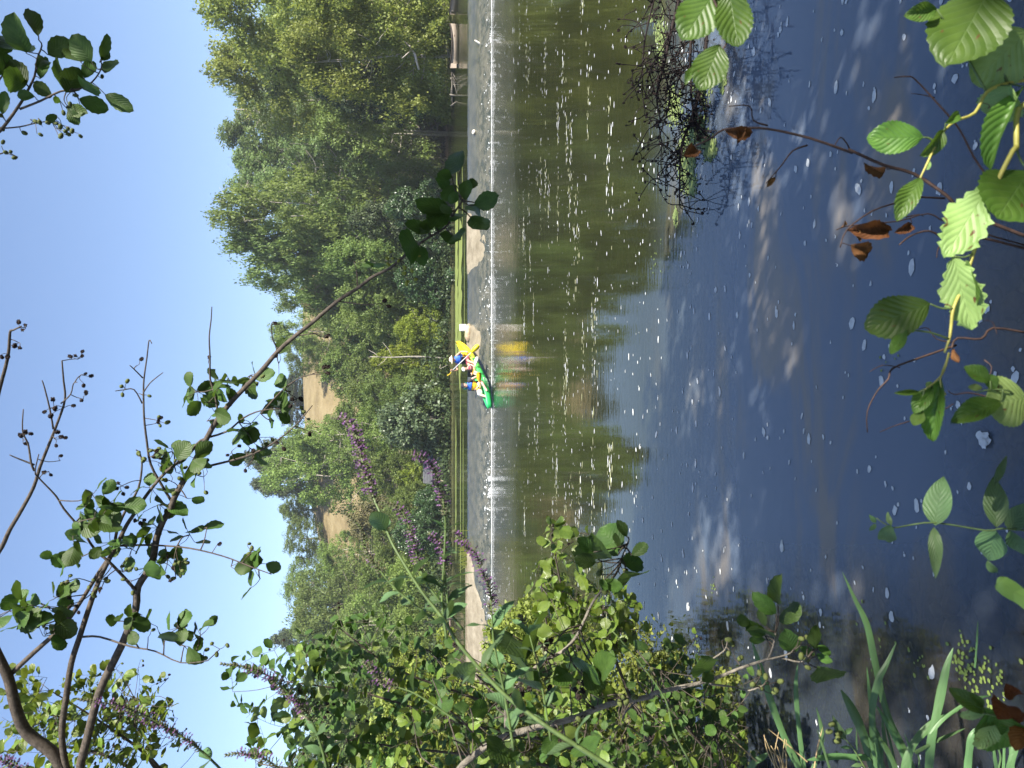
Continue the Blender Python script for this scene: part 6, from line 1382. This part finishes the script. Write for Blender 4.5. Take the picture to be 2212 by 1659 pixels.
for b, tp, w_, st in (((1410, 1300), (1185, 1148), .7, L_NEAR[1]), ((1400, 1310), (1240, 1320), .5, L_PALE[2]), ((1470, 1380), (1360, 1540), .9, L_PALE[2]), ((1410, 1290), (1610, 1560), .7, L_NEAR[0]), ((1450, 1300), (1530, 1420), 1.0, L_NEAR[2]), ((1400, 1260), (1320, 1180), .6, L_NEAR[1]), ((1560, 1250), (1510, 1300), .8, L_RUST[0]), ((1660, 1300), (1590, 1360), .9, L_RUST[0]), ((1600, 1200), (1560, 1140), .7, L_RUST[0]), ((1680, 1380), (1600, 1520), .8, L_RUST[0])):
    put(W2.r, st, P(*c42(*b), 1.0), P(*c42(*tp), 1.0 + rng.gauss(0, .03)), rng.gauss(0, .35), w_)
W2.done(M['stem_green'])
W3 = Plant('budding_herb', P(*c42(560, 1680), 2.4), 'pale green herb with rounded buds among the sedge blades', 'herb')
W3.stem([c42(*q) for q in ((640, 1690), (540, 1520), (470, 1440), (435, 1380))], 2.4, 2.4, .003, .0012)
for (x, y) in ((437, 1370), (420, 1420), (455, 1460), (475, 1485), (480, 1430)): put_cone(W3.r, CG, P(*c42(x, y), 2.4), Vector((0, 0, 1)) + rv(.3), .024, 'bud')
for b, tp in (((500, 1480), (420, 1340)), ((540, 1530), (470, 1520)), ((480, 1440), (560, 1400)), ((620, 1640), (540, 1640))): put(W3.r, L_HERB[1], P(*c42(*b), 2.4), P(*c42(*tp), 2.4), rng.gauss(0, .4), .8)
W3.done(M['stem_green'])
tg = thing('dry_twigs', P(*c42(30, 1640), 2.5), 'little tangle of dry pale-pink twigs at the lower left edge', 'twigs'); mb = MB()
for k in range(9): stem_poly(mb, [c42(-40 + 20 * k + rng.gauss(0, 20), 1500 + rng.gauss(0, 40)), c42(10 + 12 * k + rng.gauss(0, 20), 1590 + rng.gauss(0, 20)), c42(60 + 8 * k, 1690)], 2.5, 2.5, .0012, .0025)
mb.build('twig', M['straw'], tg)

# ---- the bank trees over the photographer's right shoulder, whose crowns shade the near water
for (x, y, h, sc, sd, lb) in ((6.8, -1.5, 8.4, .41, 1, 'alder on the near bank to the right of the viewpoint'), (5.6, -5.6, 9, .42, 2, 'broad alder on the near bank behind the viewpoint'), (9.2, -2.6, 8.6, .40, 3, 'second alder on the near bank, further to the right'), (4.2, 2.1, 8.2, .225, 4, 'small unseen alder added on the near bank to shade the middle water')):  # the small one is added out of view to shade the middle water
    H, Rm, cm_, tm = KIND['alder']; r = thing('bank_alder', (x, y, .4), lb, 'tree', None, sd * 1.3); r.scale = (sc, sc, h / H); link('trunk', tm, r); link('crown', cm_, r)
for (x, y, h, sr, sd, lb) in ((-3.7, 7.8, 2.9, .17, 4, 'taller alder shrub standing behind the large sunlit one at the left edge'), (-2.75, 5.4, 2.3, .12, 5, 'low dark alder shrub in the water behind the half-shaded one')):
    H, Rm, cm_, tm = KIND['alder']; r = thing('alder_shrub', (x, y, -.1), lb, 'shrub', 'alder shrubs by the river', sd); r.scale = (sr, sr, h / H); link('trunk', tm, r); link('crown', cm_, r)
